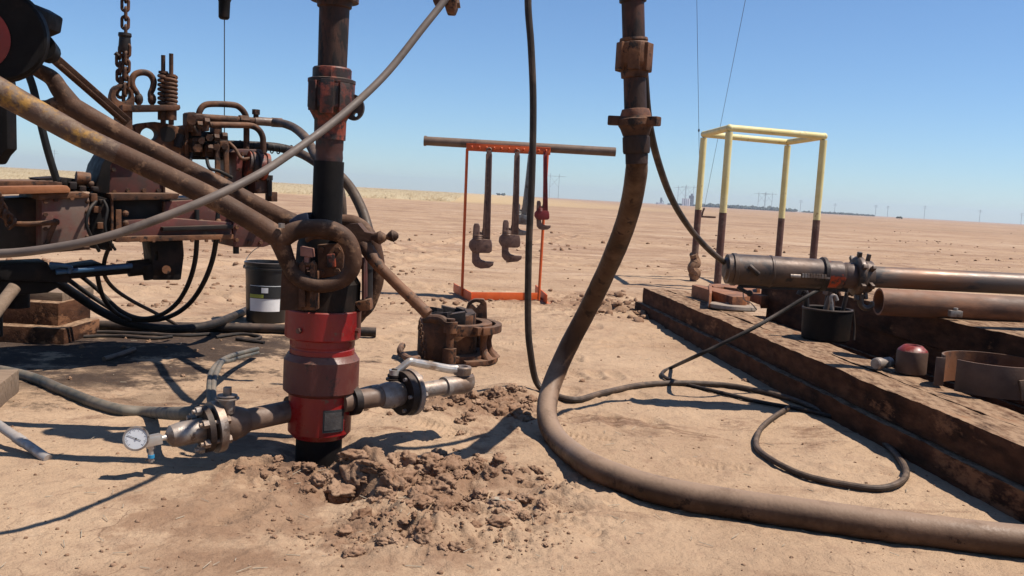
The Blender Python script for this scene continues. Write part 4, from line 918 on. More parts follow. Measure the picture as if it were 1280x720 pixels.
q = MB(); arcm(q, math.radians(-60), math.radians(40), .52, .60, hS-.04, hS+.035); arcm(q, math.radians(120), math.radians(230), .66, .80, hS-.01, hS+.03); q.build('slip_ring', M['rust'], spd, bevel=.004)
Db = SD+R0*.95
q = MB().holed([P(x,y,Db) for x,y in ((576,412),(581,390),(585,378),(592,374),(604,374),(608,379),(609,412))], [P(x,y,Db) for x,y in ((588,380),(595,377.5),(601,379),(598,383),(595,386),(591,382))], V3((0,.06,0)), 48)
q.build('back_lug', M['rust'], spd, bevel=.004)
q = MB().tube([sx(math.radians(215),.95,hS+.0), sx(math.radians(250),1.02,hS+.02), sx(math.radians(262),1.06,hS-.01)], .03, 12); q.build('lifting_handle', M['rust'], spd)
ml = None
for i in range(9):
    if ml is None: o = ml = link_mesh(.042,.011,.0055).build('chain_link', M['link'])
    else: o = ml.copy(); COL.objects.link(o)
    o.parent = spd; o.location = P(524.5+i*.8, 404+i*4.9, SD-R0*.98) - sp0; o.rotation_euler = (0, .1, .3 if i % 2 else 1.8)
q = MB().tube([G(523,448,.03), G(513,449,.03), G(503,443,.03), G(500,438,.05), G(503,432,.06)], .022, 10); tag(q.build('hook', M['rust']), 'small dark hook lying in the shadow left of the cast spider', 'hook')

# ================================================================== wrench rack and its wrenches
rk0 = G(626,375); RD = rk0.y; kR = RD/FPX
rk = thing('wrench_rack', 'bright orange steel rack with a grey pipe across its top, wrenches hung on it', 'rack', rk0)
def rp(px, py, dy=0.0): return P(px, py, RD+dy)
for a, b_ in (((584,186),(577.5,366)), ((684.5,191),(673.5,371))):
    p0, p1 = rp(*a), rp(*b_); MB().cyl(V3((p1.x,p1.y,.02)), p0, .0155, n=10).build('post', M['orange'], rk)
for pa, pb in (((567,365.5),(589,378)),((669,367),(683,380.5))):
    p, p2 = G(*pa), G(*pb); q = MB(); q.bar(p+V3((0,0,.055)), p2+V3((0,0,.055)), .012, .09); q.bar(p+V3((.035,0,.006)), p2+V3((.035,0,.006)), .07, .010); q.build('foot', M['orange'], rk, bevel=.002)
p0, p1 = G(586,376), G(672,376.5); q = MB(); q.bar(p0+V3((0,0,.05)), p1+V3((0,0,.05)), .012, .08); q.build('base_bar', M['orange'], rk, bevel=.002)
p0, p1 = rp(583,184,-.01), rp(688,189.5,-.01); q = MB(); xz = (p1-p0).normalized(); up = xz.cross(V3((0,1,0))).normalized(); up = up if up.z > 0 else -up
q.box((p0+p1)/2-V3((0,.02,0)), ((p1-p0).length/2, .006, 4.4*kR), xz, V3((0,1,0)), up); q.box((p0+p1)/2+up*4.2*kR, ((p1-p0).length/2, .035, .004), xz, V3((0,1,0)), up)
top = q.build('hanger_rail', M['orange'], rk, bevel=.002)
q = MB()
for i in range(11):
    c = p0.lerp(p1, .06+.088*i)-V3((0,.034,0)); q.bar(c, c+V3((.010,-.028,.012)), .012, .012)
    q.torus(c+V3((.004,-.006,-.005)), V3((0,1,0)), .012, .004, 10, 6)
q.build('hook_row', M['orange'], top)
MB().cyl(rp(530,176,.06), rp(769.5,190,.06), 5.6*kR, n=24).cyl(rp(530,176,.06), rp(533,176.2,.06), 6.3*kR, n=24).build('top_pipe', M['pipe'], rk)
def wrench(px0, py0, px1, py1, D, mt, label, flip=1, size=1.0, ang=0):
    """hung by the handle eye at (px0,py0); head of the jaw at (px1,py1)"""
    a = P(px0,py0,D); b = P(px1,py1,D); L = (b-a).length; d = (b-a).normalized(); X = V3((0,1,0)).cross(d).normalized()*-1
    if X.x < 0: X = -X
    Y = V3((0,1,0)); w_ = thing('pipe_wrench', label, 'pipe wrench', a, 'pipe wrenches on the orange rack')
    def pt(u, v, o=0): return a+X*u*L+d*v*L+Y*o*L
    def pr(pl, o, th): return MB().prism([pt(u,v,o) for u,v in pl], Y*th*L)
    # tapered I-section handle and the housing at its end
    h = pr([(-.020,.0),(.020,.0),(.026,.05),(.029,.35),(.031,.66),(.032,.80),(-.032,.80),(-.050,.72),(-.036,.66),(-.028,.35),(-.025,.05)], -.008, .016)
    for sd_ in (-1, 1):
        h.prism([pt(u,v,-.022) for u,v in ((sd_*.014,.03),(sd_*.026,.03),(sd_*.032,.80),(sd_*.017,.80))], Y*.044*L)
    h.torus(pt(0,.0), Y, .020*L, .007*L, 16, 8)
    hd = h.build('handle', M[mt], w_, bevel=.0015*L)
    q = pr([(.040,.755),(.050,.80),(.050,.855),(.028,.87),(-.08,.872),(-.125,.86),(-.150,.82),(-.145,.775),(-.120,.75),(-.03,.75)], -.034, .068); q.build('heel_jaw', M[mt], w_, bevel=.008*L)
    q = pr([(-.115,.645),(-.106,.62),(-.072,.62),(-.060,.645),(-.060,.76),(-.056,.905),(-.04,.93),(.0,.942),(.068,.945),(.064,.975),(.03,.998),(-.04,1.006),(-.09,.99),(-.118,.955),(-.122,.80)], -.022, .044); q.build('hook_jaw', M['wrench' if mt == 'redwr' else mt], w_, bevel=.005*L)
    q = MB().cyl(pt(-.072,.715), pt(-.072,.762), .040*L, n=20)
    for t in (.722,.738,.754): q.torus(pt(-.072,t), d, .040*L, .006*L, 20, 6)
    q.cyl(pt(-.072,.69), pt(-.072,.715), .026*L, n=14); q.build('adjusting_nut', M[mt], w_)
    return w_
WDp = RD-.06
wrench(611.5,188,607,335,WDp,'wrench','longest brown pipe wrench, leftmost on the orange rack, jaw hanging lowest')
wrench(646.5,190,643,327,WDp,'wrench','brown pipe wrench second from left on the orange rack, jaw slightly higher')
wrench(663,191,653,294,WDp+.02,'alu','grey aluminium pipe wrench on the orange rack, half hidden by the thin hose')
wrench(681.5,191,682,287,WDp,'redwr','short red handled pipe wrench, rightmost on the orange rack')

# ================================================================== thin hanging hose, the big rotary hose and the cables
bigD = lambda z: 0
q = [P(664,-60,4.75), P(660,0,4.75), P(664,60,4.76), P(666.5,130,4.78), P(665,220,4.80), P(661,310,4.83), P(660,400,4.86), P(663,440,4.88), P(671,478,4.93)]
q += onground(((690,499),(720,503),(752,493),(800,482),(850,479),(905,481),(945,488),(985,497)), .017, 1.0)
gw = [V3((p.x,p.y,p.z)) for p in q]
e_ = onground(((1030,514),(1080,535),(1112,560),(1131,585),(1128,603),(1100,610),(1055,604),(1005,592),(965,574),(946,556),(950,537),(966,522),(985,510)), .017, 1.0)
tag(MB().tube(gw+e_[:], [.018,.018,.018,.017,.015,.0145,.0135,.0135], 12, k=10).build('black_hose', M['rubdust']), 'thin black hose hanging straight down, then snaking over soil to a loop beside timbers', 'hose')
bz = .26
cb = [P(1046,366,5.35), P(1030,361,5.4), P(1008,371,5.35), P(975,391,5.3), P(940,411,5.2)] + [P(900,431,5.2), P(866,447,5.3)] + onground(((840,458),(828,465),(834,473),(860,480),(900,491),(950,503),(1000,511),(1040,521)), .014, 1.0)
tag(MB().tube(cb, .0115, 10, k=10).build('ground_cable', M['rubber']), 'thin cable from the tool pan down over the timbers, doubling back on the soil', 'cable')
hosep = [P(795.5,186,3.60), P(796,200,3.62), P(795,219,3.66), P(789,254,3.78), P(779,288,3.93), P(765,323,4.10), P(748,360,4.28), P(731,394,4.40), P(714,426,4.44), P(699,458,4.42), P(687,490,4.33), P(684,522,4.17), P(698,551,4.0)] + onground(((733,578),(770,594),(813,606),(866,617),(919,626),(1025,645),(1132,660),(1265,675),(1400,688)), .054, .95)
rh = thing('rotary_hose', 'thick dusty brown hose hanging from a steel pipe and bending along the foreground soil', 'hose', G(900,620))
MB().tube(hosep, [float(np.interp(i/329,[0,.45,.75,1],[.043,.046,.054,.056]))*(1+.045*vnoise(np.array([i*.11]),np.array([.5]),5)[0]+.03*vnoise(np.array([i*.37]),np.array([2.5]),6)[0]) for i in range(330)], 32, k=20).build('hose', M['bighose'], rh)
tp0 = lambda y: P(791+y*.024, y, 3.6)
MB().tube([tp0(-60), tp0(0), tp0(60), tp0(120), tp0(205)], .0435, 24).build('steel_pipe', M['tubing'], rh)
def lat(y0, y1, prof, name, mt, bevel=0):
    a, b_ = tp0(y0), tp0(y1); dd = (b_-a); Lh = dd.length
    return MB().lathe([(r, t*Lh) for r, t in prof], a, dd, 28).build(name, M[mt], rh)
lat(48, 98, [(.043,0),(.053,0),(.055,.06),(.052,.10),(.060,.14),(.062,.20),(.064,.30),(.064,.62),(.060,.70),(.054,.74),(.052,.98),(.043,1)], 'threaded_coupling', 'rust')
q = MB(); 
for a in np.linspace(0,2*PI,6,endpoint=False):
    c = tp0(72)+V3((math.cos(a+.4)*.060, math.sin(a+.4)*.060, 0)); q.box(c, (.010,.022,.052), (math.cos(a+.4), math.sin(a+.4), 0))
q.build('coupling_rib', M['rust'], rh, bevel=.004)
lat(138, 160, [(.043,0),(.048,0),(.058,.25),(.062,.45),(.068,.5),(.068,.85),(.060,1.05),(.052,1.4),(.048,1.5),(.043,1.5)], 'hammer_union', 'rust')
lat(136, 150, [(.044,0),(.052,.05),(.060,.6),(.060,.9),(.044,1)], 'union_seal', 'rustor')
for a in (PI-.1, -.75, 1.3):
    q = MB(); c = tp0(152); dd = V3((math.cos(a), math.sin(a), 0)); q.bar(c+dd*.05, c+dd*.108, .034, .036)
    q.build('union_lug', M['rust'], rh, bevel=.006)
lat(162, 192, [(.043,0),(.050,.1),(.050,.3),(.053,.32),(.053,.9),(.050,1)], 'hose_ferrule', 'tubing')
lat(-4, 3, [(.044,0),(.052,.1),(.052,.9),(.044,1)], 'pipe_band', 'dark')
# cable from behind the hose pipe to the tool on the pipe rack
TDp = 4.97
tag(MB().tube(PP((803,60,3.72),(806,95,3.72),(811,150,3.8),(822,200,4.0),(840,249,4.3),(862,285,4.6),(884,310,4.85),(904,327,4.98),(914,333,5.0)), .0155, 12, k=10).build('cable', M['rubdust']), 'black cable curving down from behind the steel hose pipe to the grey tool barrel', 'cable')

# ================================================================== yellow guard frame
gA, gB, gC, gD_ = P(880,169,13.3), P(912,160,12.0), P(1030,170,12.5), P(985,177,13.9)
zt = .25*(gA.z+gB.z+gC.z+gD_.z)
gf = thing('guard_frame', 'tall open guard frame of pale yellow pipe with maroon lower posts', 'guard frame', ((gA.x+gC.x)/2, (gA.y+gC.y)/2, 0))
cs = [V3((p.x,p.y,zt)) for p in (gA,gB,gC,gD_)]
split = [(870,262),(904,266),(1018,275),(978,273)]
for i, c in enumerate(cs):
    zs = P(*split[i], c.y).z; gzz = gz(c.x,c.y)
    po = MB().cyl(V3((c.x,c.y,zs)), V3((c.x,c.y,zt-.05)), .047, n=18).build('post', M['yellow'], gf)
    MB().cyl(V3((c.x,c.y,gzz-.1)), V3((c.x,c.y,zs+.001)), .0485, n=18).build('painted_foot', M['maroon'], po)
for i in range(4):
    a, b_ = cs[i], cs[(i+1) % 4]; MB().cyl(a, b_, .044, n=18).ball(a, .048, 14).build('top_rail', M['yellow'], gf)
q = MB().tube([V3((cs[0].x+.03*math.sin(i*2.3), cs[0].y+.02*math.cos(i*1.7), gz(cs[0].x,cs[0].y)+.05+i*.07)) for i in range(6)], [.075,.09,.07,.085,.065,.06], 9); tag(q.build('mud_clump', CLODM), 'lump of dried mud caked round the left maroon post foot', 'mud')

# ================================================================== timbers
a0, a1 = G(797,392), G(1270,648); dB = (a1-a0); dB.z = 0; LB = dB.length; dB.normalize(); nB = V3((dB.y,-dB.x,0)); nB = nB if nB.x > 0 else -nB
def beam(off, wid, zb, zt, s0, s1, label, name='timber_beam', mt='timber', seed=0):
    mb = MB(); n = 220; vs = []; fs = []; rr = random.Random(seed)
    for i in range(n+1):
        s = s0+(s1-s0)*i/n; c = a0+dB*s
        j = lambda k: (vnoise(np.array([s*3.1+k*7]), np.array([k*3.3+seed]), 3)[0]*.013 + vnoise(np.array([s*14+k*3]), np.array([seed*1.1]), 4)[0]*.006 + vnoise(np.array([s*45+k*3]), np.array([seed*2.1]), 8)[0]*.0025)
        vs += [c+nB*off+UP*zb, c+nB*(off+wid)+UP*zb, c+nB*(off+wid+j(2))+UP*(zt+j(3)), c+nB*(off+j(4))+UP*(zt+j(5)), c+nB*(off+wid*.5)+UP*(zt+j(6)), c+nB*(off+j(7)*.8)+UP*(zb*.5+zt*.5)]
    for i in range(n):
        o = i*6; p = o+6; ring = [0,1,2,4,3,5]
        for k in range(6):
            u, v = ring[k], ring[(k+1) % 6]; fs.append((o+u, o+v, p+v, p+u))
    fs += [(0,5,3,4,2,1), tuple(n*6+k for k in (0,1,2,4,3,5))]
    mb.add(vs, fs); o = mb.build(name, M[mt], bevel=0, sharp=50); return tag(o, label, 'timber', 'stacked timbers on the right')
beam(-.01,.40,-.03,.115,-.10,LB+1.5,'lower timber of the near stack, jutting out at its left foot',seed=1)
beam(.035,.20,.117,.262,.02,LB+1.5,'upper near timber, its outer edge along the soil, scrap lying on top',seed=2)
beam(.238,.19,.117,.262,.10,LB+1.5,'upper inner timber of the near stack, beside the dark gap',seed=3)
# second, higher row to the right
b0 = P(1063,372,6.4); b1 = P(1280,423,4.66); d2 = V3((b1.x-b0.x, b1.y-b0.y, 0)).normalized(); n2 = V3((-d2.y,d2.x,0)); n2 = n2 if n2.x > 0 else -n2
_a0,_dB,_nB = a0,dB,nB
a0, dB, nB = V3((b0.x,b0.y,0)), d2, n2
zt2 = .5*(b0.z+b1.z)
beam(-.01,.5,-.03,zt2*.33,-1.6,3.6,'lowest timber of the tall back stack, under the pipes',seed=5)
beam(.015,.48,zt2*.335,zt2*.66,-1.4,3.6,'middle timber of the tall back stack, under the pipes',seed=6)
beam(.0,.5,zt2*.665,zt2,-1.5,3.6,'top timber of the tall back stack, its lit top under the rusty pipe',seed=7)
a0, dB, nB = _a0,_dB,_nB
ZT = .266
# ---- things on the near timbers
c = G(915,383,ZT+.02); q = MB().lathe([(0,-.022),(.19,-.022),(.20,-.012),(.198,.012),(.188,.018),(0,.020)], c, V3((.02,.03,1)), 40)
q.box(c+V3((0,0,.022)), (.05,.03,.008)); tag(q.build('disc', M['board']), 'flat grey weathered disc lying on the near timber', 'disc')
fk = thing('rusty_fork', 'orange rusty steel fork bracket lying on the far end of the near timbers', 'bracket', G(890,376,ZT)); zf = ZT+.11
def slab(mb, pxs, z0, z1):
    mb.prism([G(x,y,z1) for x,y in pxs], V3((0,0,z0-z1))); return mb
q = slab(MB(), ((865,356),(871,355.5),(938,367),(933,371),(916,371)), ZT+.002, zf); q.build('near_prong', M['rustor'], fk, bevel=.004)
q = slab(MB(), ((888,355),(900,354.5),(930,357),(968,367),(966,370),(952,370),(926,361),(905,358.5),(893,359)), ZT+.03, zf); q.build('far_prong', M['rustor'], fk, bevel=.004)
q = slab(MB(), ((886,355),(890,354.5),(890,366),(887,367)), ZT+.002, zf+.012); q.prism([G(x,y,zf) for x,y in ((945,362),(949,361),(950,366),(946,366))], V3((0,0,.06))); q.build('cross_rib', M['rustor'], fk, bevel=.003)
q = slab(MB(), ((950,376),(962,377),(963,380),(951,380)), ZT+.002, ZT+.04); tag(q.build('rust_plate', M['rustor'], bevel=.003), 'tiny orange rust plate between the fork and the grey disc', 'plate')
pn0 = G(1031,424,ZT); pn = thing('tool_pan', 'black pan of oily tools standing on the near timber below the tool barrel', 'pan', pn0); rP = 29*pn0.y/FPX; hP = P(1031,386,pn0.y).z-ZT
MB().lathe([(0,0),(rP*.96,0),(rP,.01),(rP*1.04,hP),(rP*.98,hP),(rP*.93,.015),(0,.015)], pn0, UP, 36).build('pail', M['black'], pn)
MB().torus(pn0+UP*hP, UP, rP*1.02, .008, 36, 8).build('rim', M['dark'], pn)
for i,(dx,dy,h_,r_,mt,ti) in enumerate(((-.06,-.03,.30,.018,'pipe',.16),(.03,-.08,.27,.012,'silver',-.1),(.0,.05,.31,.022,'dark',.05),(.08,.02,.30,.014,'tool',.12),(-.09,.06,.28,.020,'dark',-.12),(.05,.06,.29,.016,'rust',0))):
    b_ = pn0+V3((dx,dy,.02)); t_ = b_+V3((ti*.4,0,h_)); q = MB().tube([b_, b_.lerp(t_,.8), t_, t_+V3((.022*(1 if i % 2 else -1),0,.012)), t_+V3((.04*(1 if i % 2 else -1),0,-.02))], r_, 10, k=5); 
    tag(q.build('hand_tool', M[mt]), ['pale brown hooked tool at the left in the black pan','thin bright hooked tool at the front in the black pan','thick dark hooked tool in the middle of the black pan','grey hooked tool at the right in the black pan','dark hooked tool at the back left in the black pan','rusty hooked tool at the back right in the black pan'][i], 'tool')
q = MB().tube([pn0+V3((rP*1.05,-.02,hP+.01)), pn0+V3((rP*1.16,-.03,hP*.5)), pn0+V3((rP*1.14,-.05,.012))], .008, 8); tag(q.build('strap', M['tool']), 'thin grey strap hanging down the right side of the black pan', 'strap')
c = G(1138,466,ZT); rc = 18.5*c.y/FPX; hc = 27*c.y/FPX
can = thing('capped_pot', 'small dark pot with a worn red domed top on the near timber', 'pot', c)
MB().lathe([(0,0),(rc*.97,0),(rc,.006),(rc,hc),(rc*.97,hc+.006),(0,hc+.006)], c, UP, 36).build('pot', M['bowl'], can)
MB().lathe([(rc*.98,hc+.004),(rc*.93,hc+.012),(rc*.62,hc+.034),(rc*.55,hc+.036),(rc*.50,hc+.034),(rc*.48,hc+.028),(0,hc+.028)], c, UP, 36).build('domed_top', M['dome'], can)
a = G(1094,455,ZT+.034); b_ = G(1120,452,ZT+.034); dd = (b_-a).normalized(); q = MB().lathe([(0,0),(.026,0),(.032,.006),(.034,.03),(.033,.05),(.028,.058),(.026,.10),(.030,.105),(.030,.14),(0,.14)], a, dd, 22)
tag(q.build('steel_plug', M['silver']), 'small grey steel plug lying left of the red topped pot', 'plug')
# split ring bowl
c = G(1238,488,ZT); c.z = ZT+.003; rb = 60*c.y/FPX; hb_ = P(1240,452,c.y-rb*.3).z-ZT; hb_ = max(.13, min(hb_, .2))
sb_ = thing('split_ring', 'large brown split steel ring standing open on the near timber by the right edge', 'ring', c)
def ringwall(a0_, a1_, r0, r1, n=48, spiral=0.0):
    vs=[]; fs=[]
    for i in range(n+1):
        t = i/n; a = a0_+(a1_-a0_)*t; dr = spiral*max(0, t-.8)/.2
        for r in (r0+dr, r1+dr):
            for z in (0, hb_): vs.append(c+V3((r*math.cos(a), r*math.sin(a), z)))
    for i in range(n):
        o = i*4; p = o+4; fs += [(o+2,p+2,p+3,o+3),(o,o+1,p+1,p),(o,p,p+2,o+2),(o+1,o+3,p+3,p+1)]
    fs += [(0,2,3,1),(n*4,n*4+1,n*4+3,n*4+2)]; return MB().add(vs,fs)
ringwall(math.radians(-160), math.radians(172), rb-.010, rb, spiral=.0).build('ring_wall', M['bowl'], sb_, bevel=.002)
ringwall(math.radians(-158), math.radians(170), rb-.0125, rb-.0105).build('ring_lining', M['bowlin'], sb_)
a = math.radians(172); d_ = V3((math.cos(a), math.sin(a), 0)); q = MB().box(c+d_*(rb+.012)+UP*(hb_*.46), (.022,.007,hb_*.46), d_); q.build('ring_lug', M['bowl'], sb_, bevel=.002)
a = math.radians(-82); d_ = V3((math.cos(a), math.sin(a), 0)); t_ = UP.cross(d_)
q = MB().prism([c+d_*(rb+.0)+t_*x+UP*z for x,z in ((-.035,hb_*.62),(.03,hb_*.68),(.018,.0),(-.008,.0))], d_*.012); q.build('drip_scar', M['pipe'], sb_, bevel=.004)

# ================================================================== tool barrel and pipes over the timbers
A = P(905,336,TDp); B = P(1088,346,TDp+.02); C_ = P(1420,362,TDp+.06); dT = (B-A).normalized(); LT = (B-A).length; kT = TDp/FPX
tb = thing('tool_barrel', 'grey steel tool barrel with orange flakes and toothed collar, on a long pipe over timbers', 'tool', A)
up_ = UP-dT*UP.dot(dT); up_.normalize(); fr_ = dT.cross(up_); fr_ = fr_ if fr_.y < 0 else -fr_
def tA(px): return (px-905)/(1088-905)*LT
MB().lathe([(0,0),(12*kT,0),(15*kT,.012),(18.5*kT,tA(908)),(18.5*kT,tA(914)),(20.5*kT,tA(914.5)),(20.5*kT,tA(919)),(19.5*kT,tA(919.5)),(19.5*kT,tA(960)),(20.3*kT,tA(961)),(20.3*kT,tA(963)),(19.3*kT,tA(964)),(18.8*kT,tA(1024)),(0,tA(1024))], A, dT, 40).build('barrel', M['tool'], tb)
MB().lathe([(19*kT,tA(1024)),(21.5*kT,tA(1026)),(21.5*kT,tA(1030)),(18*kT,tA(1032))], A, dT, 36).build('clamp_band', M['dark'], tb)
MB().lathe([(0,tA(1029)),(17.5*kT,tA(1030)),(17.5*kT,tA(1050)),(15.5*kT,tA(1053)),(16.5*kT,tA(1056)),(16.5*kT,tA(1066)),(0,tA(1066))], A, dT, 36).build('orange_flaked_sleeve', M['toolred'], tb)
q = MB().lathe([(0,tA(1064)),(22*kT,tA(1066)),(25*kT,tA(1069)),(25*kT,tA(1074)),(21*kT,tA(1078)),(20*kT,tA(1087)),(15*kT,tA(1088))], A, dT, 40)
for k in range(7):
    a = 2*PI*k/7+.5; d_ = up_*math.sin(a)+fr_*math.cos(a); q.bar(A+dT*tA(1070)+d_*24*kT, A+dT*tA(1070)+d_*31*kT, .024, .022, dT); q.bar(A+dT*tA(1081)+d_*18*kT, A+dT*tA(1082)+d_*29*kT, .022, .018, dT)
q.build('toothed_collar', M['tool'], tb, bevel=.003)
hk_ = A+dT*tA(1076)-up_*22*kT+fr_*.03; q = MB().tube([hk_, hk_-up_*.05, hk_-up_*.075+dT*.03, hk_-up_*.06+dT*.062, hk_-up_*.035+dT*.06], [.018,.017,.015,.013,.009], 12); q.build('hook', M['tool'], tb)
MB().cyl(B-dT*.02, C_, 13.5*kT, n=32).build('long_pipe', M['bluepipe'], tb)
q = MB().bar(A+dT*tA(1002)+fr_*19.5*kT-up_*.01, A+dT*tA(1030)+fr_*19.5*kT-up_*.012, .012, .016, fr_); q.cyl(A+dT*tA(982)+fr_*19.5*kT-up_*.012, A+dT*tA(994)+fr_*20*kT-up_*.012, .010, n=10)
for k in range(9): q.box(A+dT*tA(997+k*3.4)+fr_*20.5*kT-up_*.006, (.005,.006,.011), dT)
q.build('toothed_rack', M['silver'], tb)
q = MB().tube([A+dT*tA(931)+fr_*19*kT+up_*6*kT, A+dT*tA(936)+fr_*22*kT+up_*2*kT, A+dT*tA(942)+fr_*20*kT-up_*3*kT], [.016,.012,.014], 10); q.build('side_lug', M['dark'], tb)
q = MB().bar(A+dT*tA(925)-up_*19*kT, A+dT*tA(1060)-up_*17*kT, .03, .03); q.tube([A+dT*tA(922)-up_*21*kT+fr_*.03, A+dT*tA(930)-up_*26*kT+fr_*.05, A+dT*tA(938)-up_*29*kT+fr_*.05], .011, 8); q.ball(A+dT*tA(936)-up_*28*kT+fr_*.05, .018, 10); q.build('under_bar', M['dark'], tb)
wp = [A+dT*tA(928)-up_*24*kT+fr_*.04, A+dT*tA(930)-up_*36*kT+fr_*.05, A+dT*tA(938)-up_*40*kT+fr_*.06, A+dT*tA(946)-up_*48*kT+fr_*.06]; MB().tube(wp, .003, 6).build('tie_wire', M['silver'], tb)
a = P(1098,377,5.42); b_ = P(1420,396,5.46); dd = (b_-a).normalized(); rp_ = 17*5.42/FPX
pp_ = thing('rusty_pipe', 'open ended orange rusty pipe lying under the long pipe on the right', 'pipe', a)
MB().lathe([(rp_*.86,.25),(rp_*.86,0),(rp_,0),(rp_,.004),(rp_,(b_-a).length)], a, dd, 40).build('pipe_wall', M['rustpipe'], pp_)
c_ = P(1194,392,5.30); q = MB().box(c_, (.035,.02,.018)); q.cyl(c_+UP*.018, c_+UP*.034, .014, n=6)
tag(q.build('clip', M['silver'], bevel=.003), 'small bright steel clip under the rusty pipe on the back timber', 'clip')
q = MB().box(P(1330,404,5.5), (.07,.25,.09)); 

# straw litter blown over the soil
q = MB()
for i in range(420):
    g = G(random.uniform(-20,1300), random.uniform(390,718) if i % 3 else random.uniform(320,390)); L_ = random.uniform(.012,.05); a = random.uniform(0,PI); z = gz(g.x,g.y)+.004; d_ = V3((math.cos(a)*L_, math.sin(a)*L_, random.uniform(-.004,.01)))
    q.cyl(V3((g.x,g.y,z)), V3((g.x,g.y,z))+d_, .0012, n=4)
o = q.build('straw_litter', M['leaf'], smooth=False); o['kind'] = 'stuff'
# small litter
c = G(626,633); q = MB(); L_ = [(-.045,.0,.004),(-.02,.012,.012),(.015,.014,.010),(.05,.004,.004),(.02,-.008,.006),(-.02,-.007,.008)]
v = [c+V3((x,y,z+.012+gz(c.x,c.y))) for x,y,z in L_]; q.prism(v, V3((0,0,.0015))); tag(q.build('dry_leaf', M['leaf']), 'pale dry leaf lying on the churned soil in the foreground', 'leaf')

# ================================================================== far things
def anchor():
    g = G(878,272); t = P(932,0,54); return g, t
g, t = anchor(); dd = t-g
tag(MB().tube([g+V3((0,0,.2)), g+dd*1.9], .014, 6, raw=True).build('guy_wire', M['wire']), 'thin slanting guy wire running up from the stake behind the yellow frame', 'wire')
q = MB().tube([P(870,-60,50), P(871,0,50), P(873.5,160,50), P(875,255,50)], .012, 6, raw=True); q.ball(P(873.6,163,50), (.05,.05,.10), 8)
tag(q.build('guy_wire', M['wire']), 'thin upright wire with a small clamp, left of the slanting guy wire', 'wire')
q = MB().tube([g+V3((-.12,0,-.1)), g+V3((0,0,.55)), g+V3((.12,0,.9))], .09, 8); q.box(g+V3((.3,0,.04)), (.9,.3,.14)); tag(q.build('anchor_stake', M['rust']), 'dark anchor stake with a low clod at its foot, behind the yellow frame', 'stake')

def pylon(px, ytop, D, label, kind=0):
    b_ = P(px, 208+.0563*px, D); b_.z = 0; top = P(px, ytop, D).z; q = MB(); r = max(.16, D*.00019)
    o = thing('power_pylon', label, 'pylon', b_, 'power pylons on the horizon')
    if kind == 0:     # H-frame
        w_ = top*.18
        for s in (-1,1): MB().tube([b_+V3((s*w_,0,-1)), b_+V3((s*w_,0,top))], r, 6, raw=True).build('mast', M['pylon'], o)
        q.tube([b_+V3((-w_*2.4,0,top*.9)), b_+V3((w_*2.4,0,top*.9))], r*.9, 6, raw=True); q.tube([b_+V3((-w_,0,top*.45)), b_+V3((w_,0,top*.88))], r*.5, 5, raw=True); q.tube([b_+V3((w_,0,top*.45)), b_+V3((-w_,0,top*.88))], r*.5, 5, raw=True); q.build('cross_arm', M['pylon'], o)
    else:
        MB().tube([b_+V3((0,0,-1)), b_+V3((0,0,top))], r, 6, raw=True).build('mast', M['pylon'], o)
        for zz, l in ((.93,.16),(.82,.2)): q.tube([b_+V3((-top*l,0,top*zz)), b_+V3((top*l,0,top*zz))], r*.6, 5, raw=True)
        q.build('cross_arm', M['pylon'], o)
for a in ((692,217,900,'nearest tall H-shaped pylon, right of the red wrench',0),(851,232,1300,'H-shaped pylon just left of the white silo tower',0),(861,231,1300,'H-shaped pylon rising in front of the white silo tower',0),
          (951,240,1250,'left of the twin H-shaped pylons seen inside the yellow frame',0),(960,240,1250,'right of the twin H-shaped pylons seen inside the yellow frame',0),(1000,250,1500,'small pylon seen just left of the right front yellow post',1),(1043,254,1500,'small pylon just right of the yellow frame',1),
          (1094,256,1400,'slim pylon above the right end of the tree line',1),(1109,257,1500,'smaller pylon close beside the slim one',1),(1155,257,1250,'slim tall pylon in the middle of the right horizon',1),(1224,262,1250,'slim pylon on the right horizon, second from the edge',1),(1276,266,1250,'pylon at the right edge of the horizon',1),(32+0,194,1200,'thin mast standing over the left stubble field beside the black cable',1)):
    pylon(a[0] if a[0] != 32 else 68, a[1] if a[0] != 32 else 187, *a[2:])
def base(px, D): 
    b_ = P(px, 208+.0563*px, D); b_.z = 0; return b_
def far_box(mb, px0, px1, ytop, D, dep=14, z0=-.5):
    a, b_ = base(px0,D), base(px1,D); zt = P((px0+px1)/2, ytop, D).z; mb.box(((a.x+b_.x)/2, D+dep/2, (zt+z0)/2), ((b_.x-a.x)/2, dep/2, (zt-z0)/2)); return zt
gs = thing('grain_silo', 'pale silo tower with a darker tower beside it, far off behind the yellow frame', 'silo', base(859,1400))
q = MB(); 
for i in range(4):
    b_ = base(853.5+i*2.4,1400); q.cyl(b_-UP, V3((b_.x,1400,P(857,248,1400).z)), 1.6, n=14)
q.build('silo_row', M['far_white'], gs); q = MB(); far_box(q, 862.5, 866.8, 244.5, 1405); q.build('dark_tower', M['far_grey'], gs); q = MB(); far_box(q, 863.5, 865, 242, 1404, 6); q.build('head_house', M['far_grey'], gs)
wb = thing('farm_building', 'low white far building with a small elevator leg, left of the black cable', 'building', base(826,1300))
q = MB(); far_box(q, 822, 830, 253.3, 1300); q.build('shed', M['far_white'], wb); q = MB(); far_box(q, 825.5, 827.3, 247, 1305, 4); q.tube([P(826,247,1304), P(829.5,253,1304)], .5, 6, raw=True); q.build('elevator_leg', M['far_grey'], wb)
q = MB(); far_box(q, 842, 847, 254.5, 1300); far_box(q, 881, 884, 257, 1350)
wb2 = q.build('shed', M['far_white']); tag(wb2, 'tiny white far sheds low on the horizon by the silo tower', 'shed')
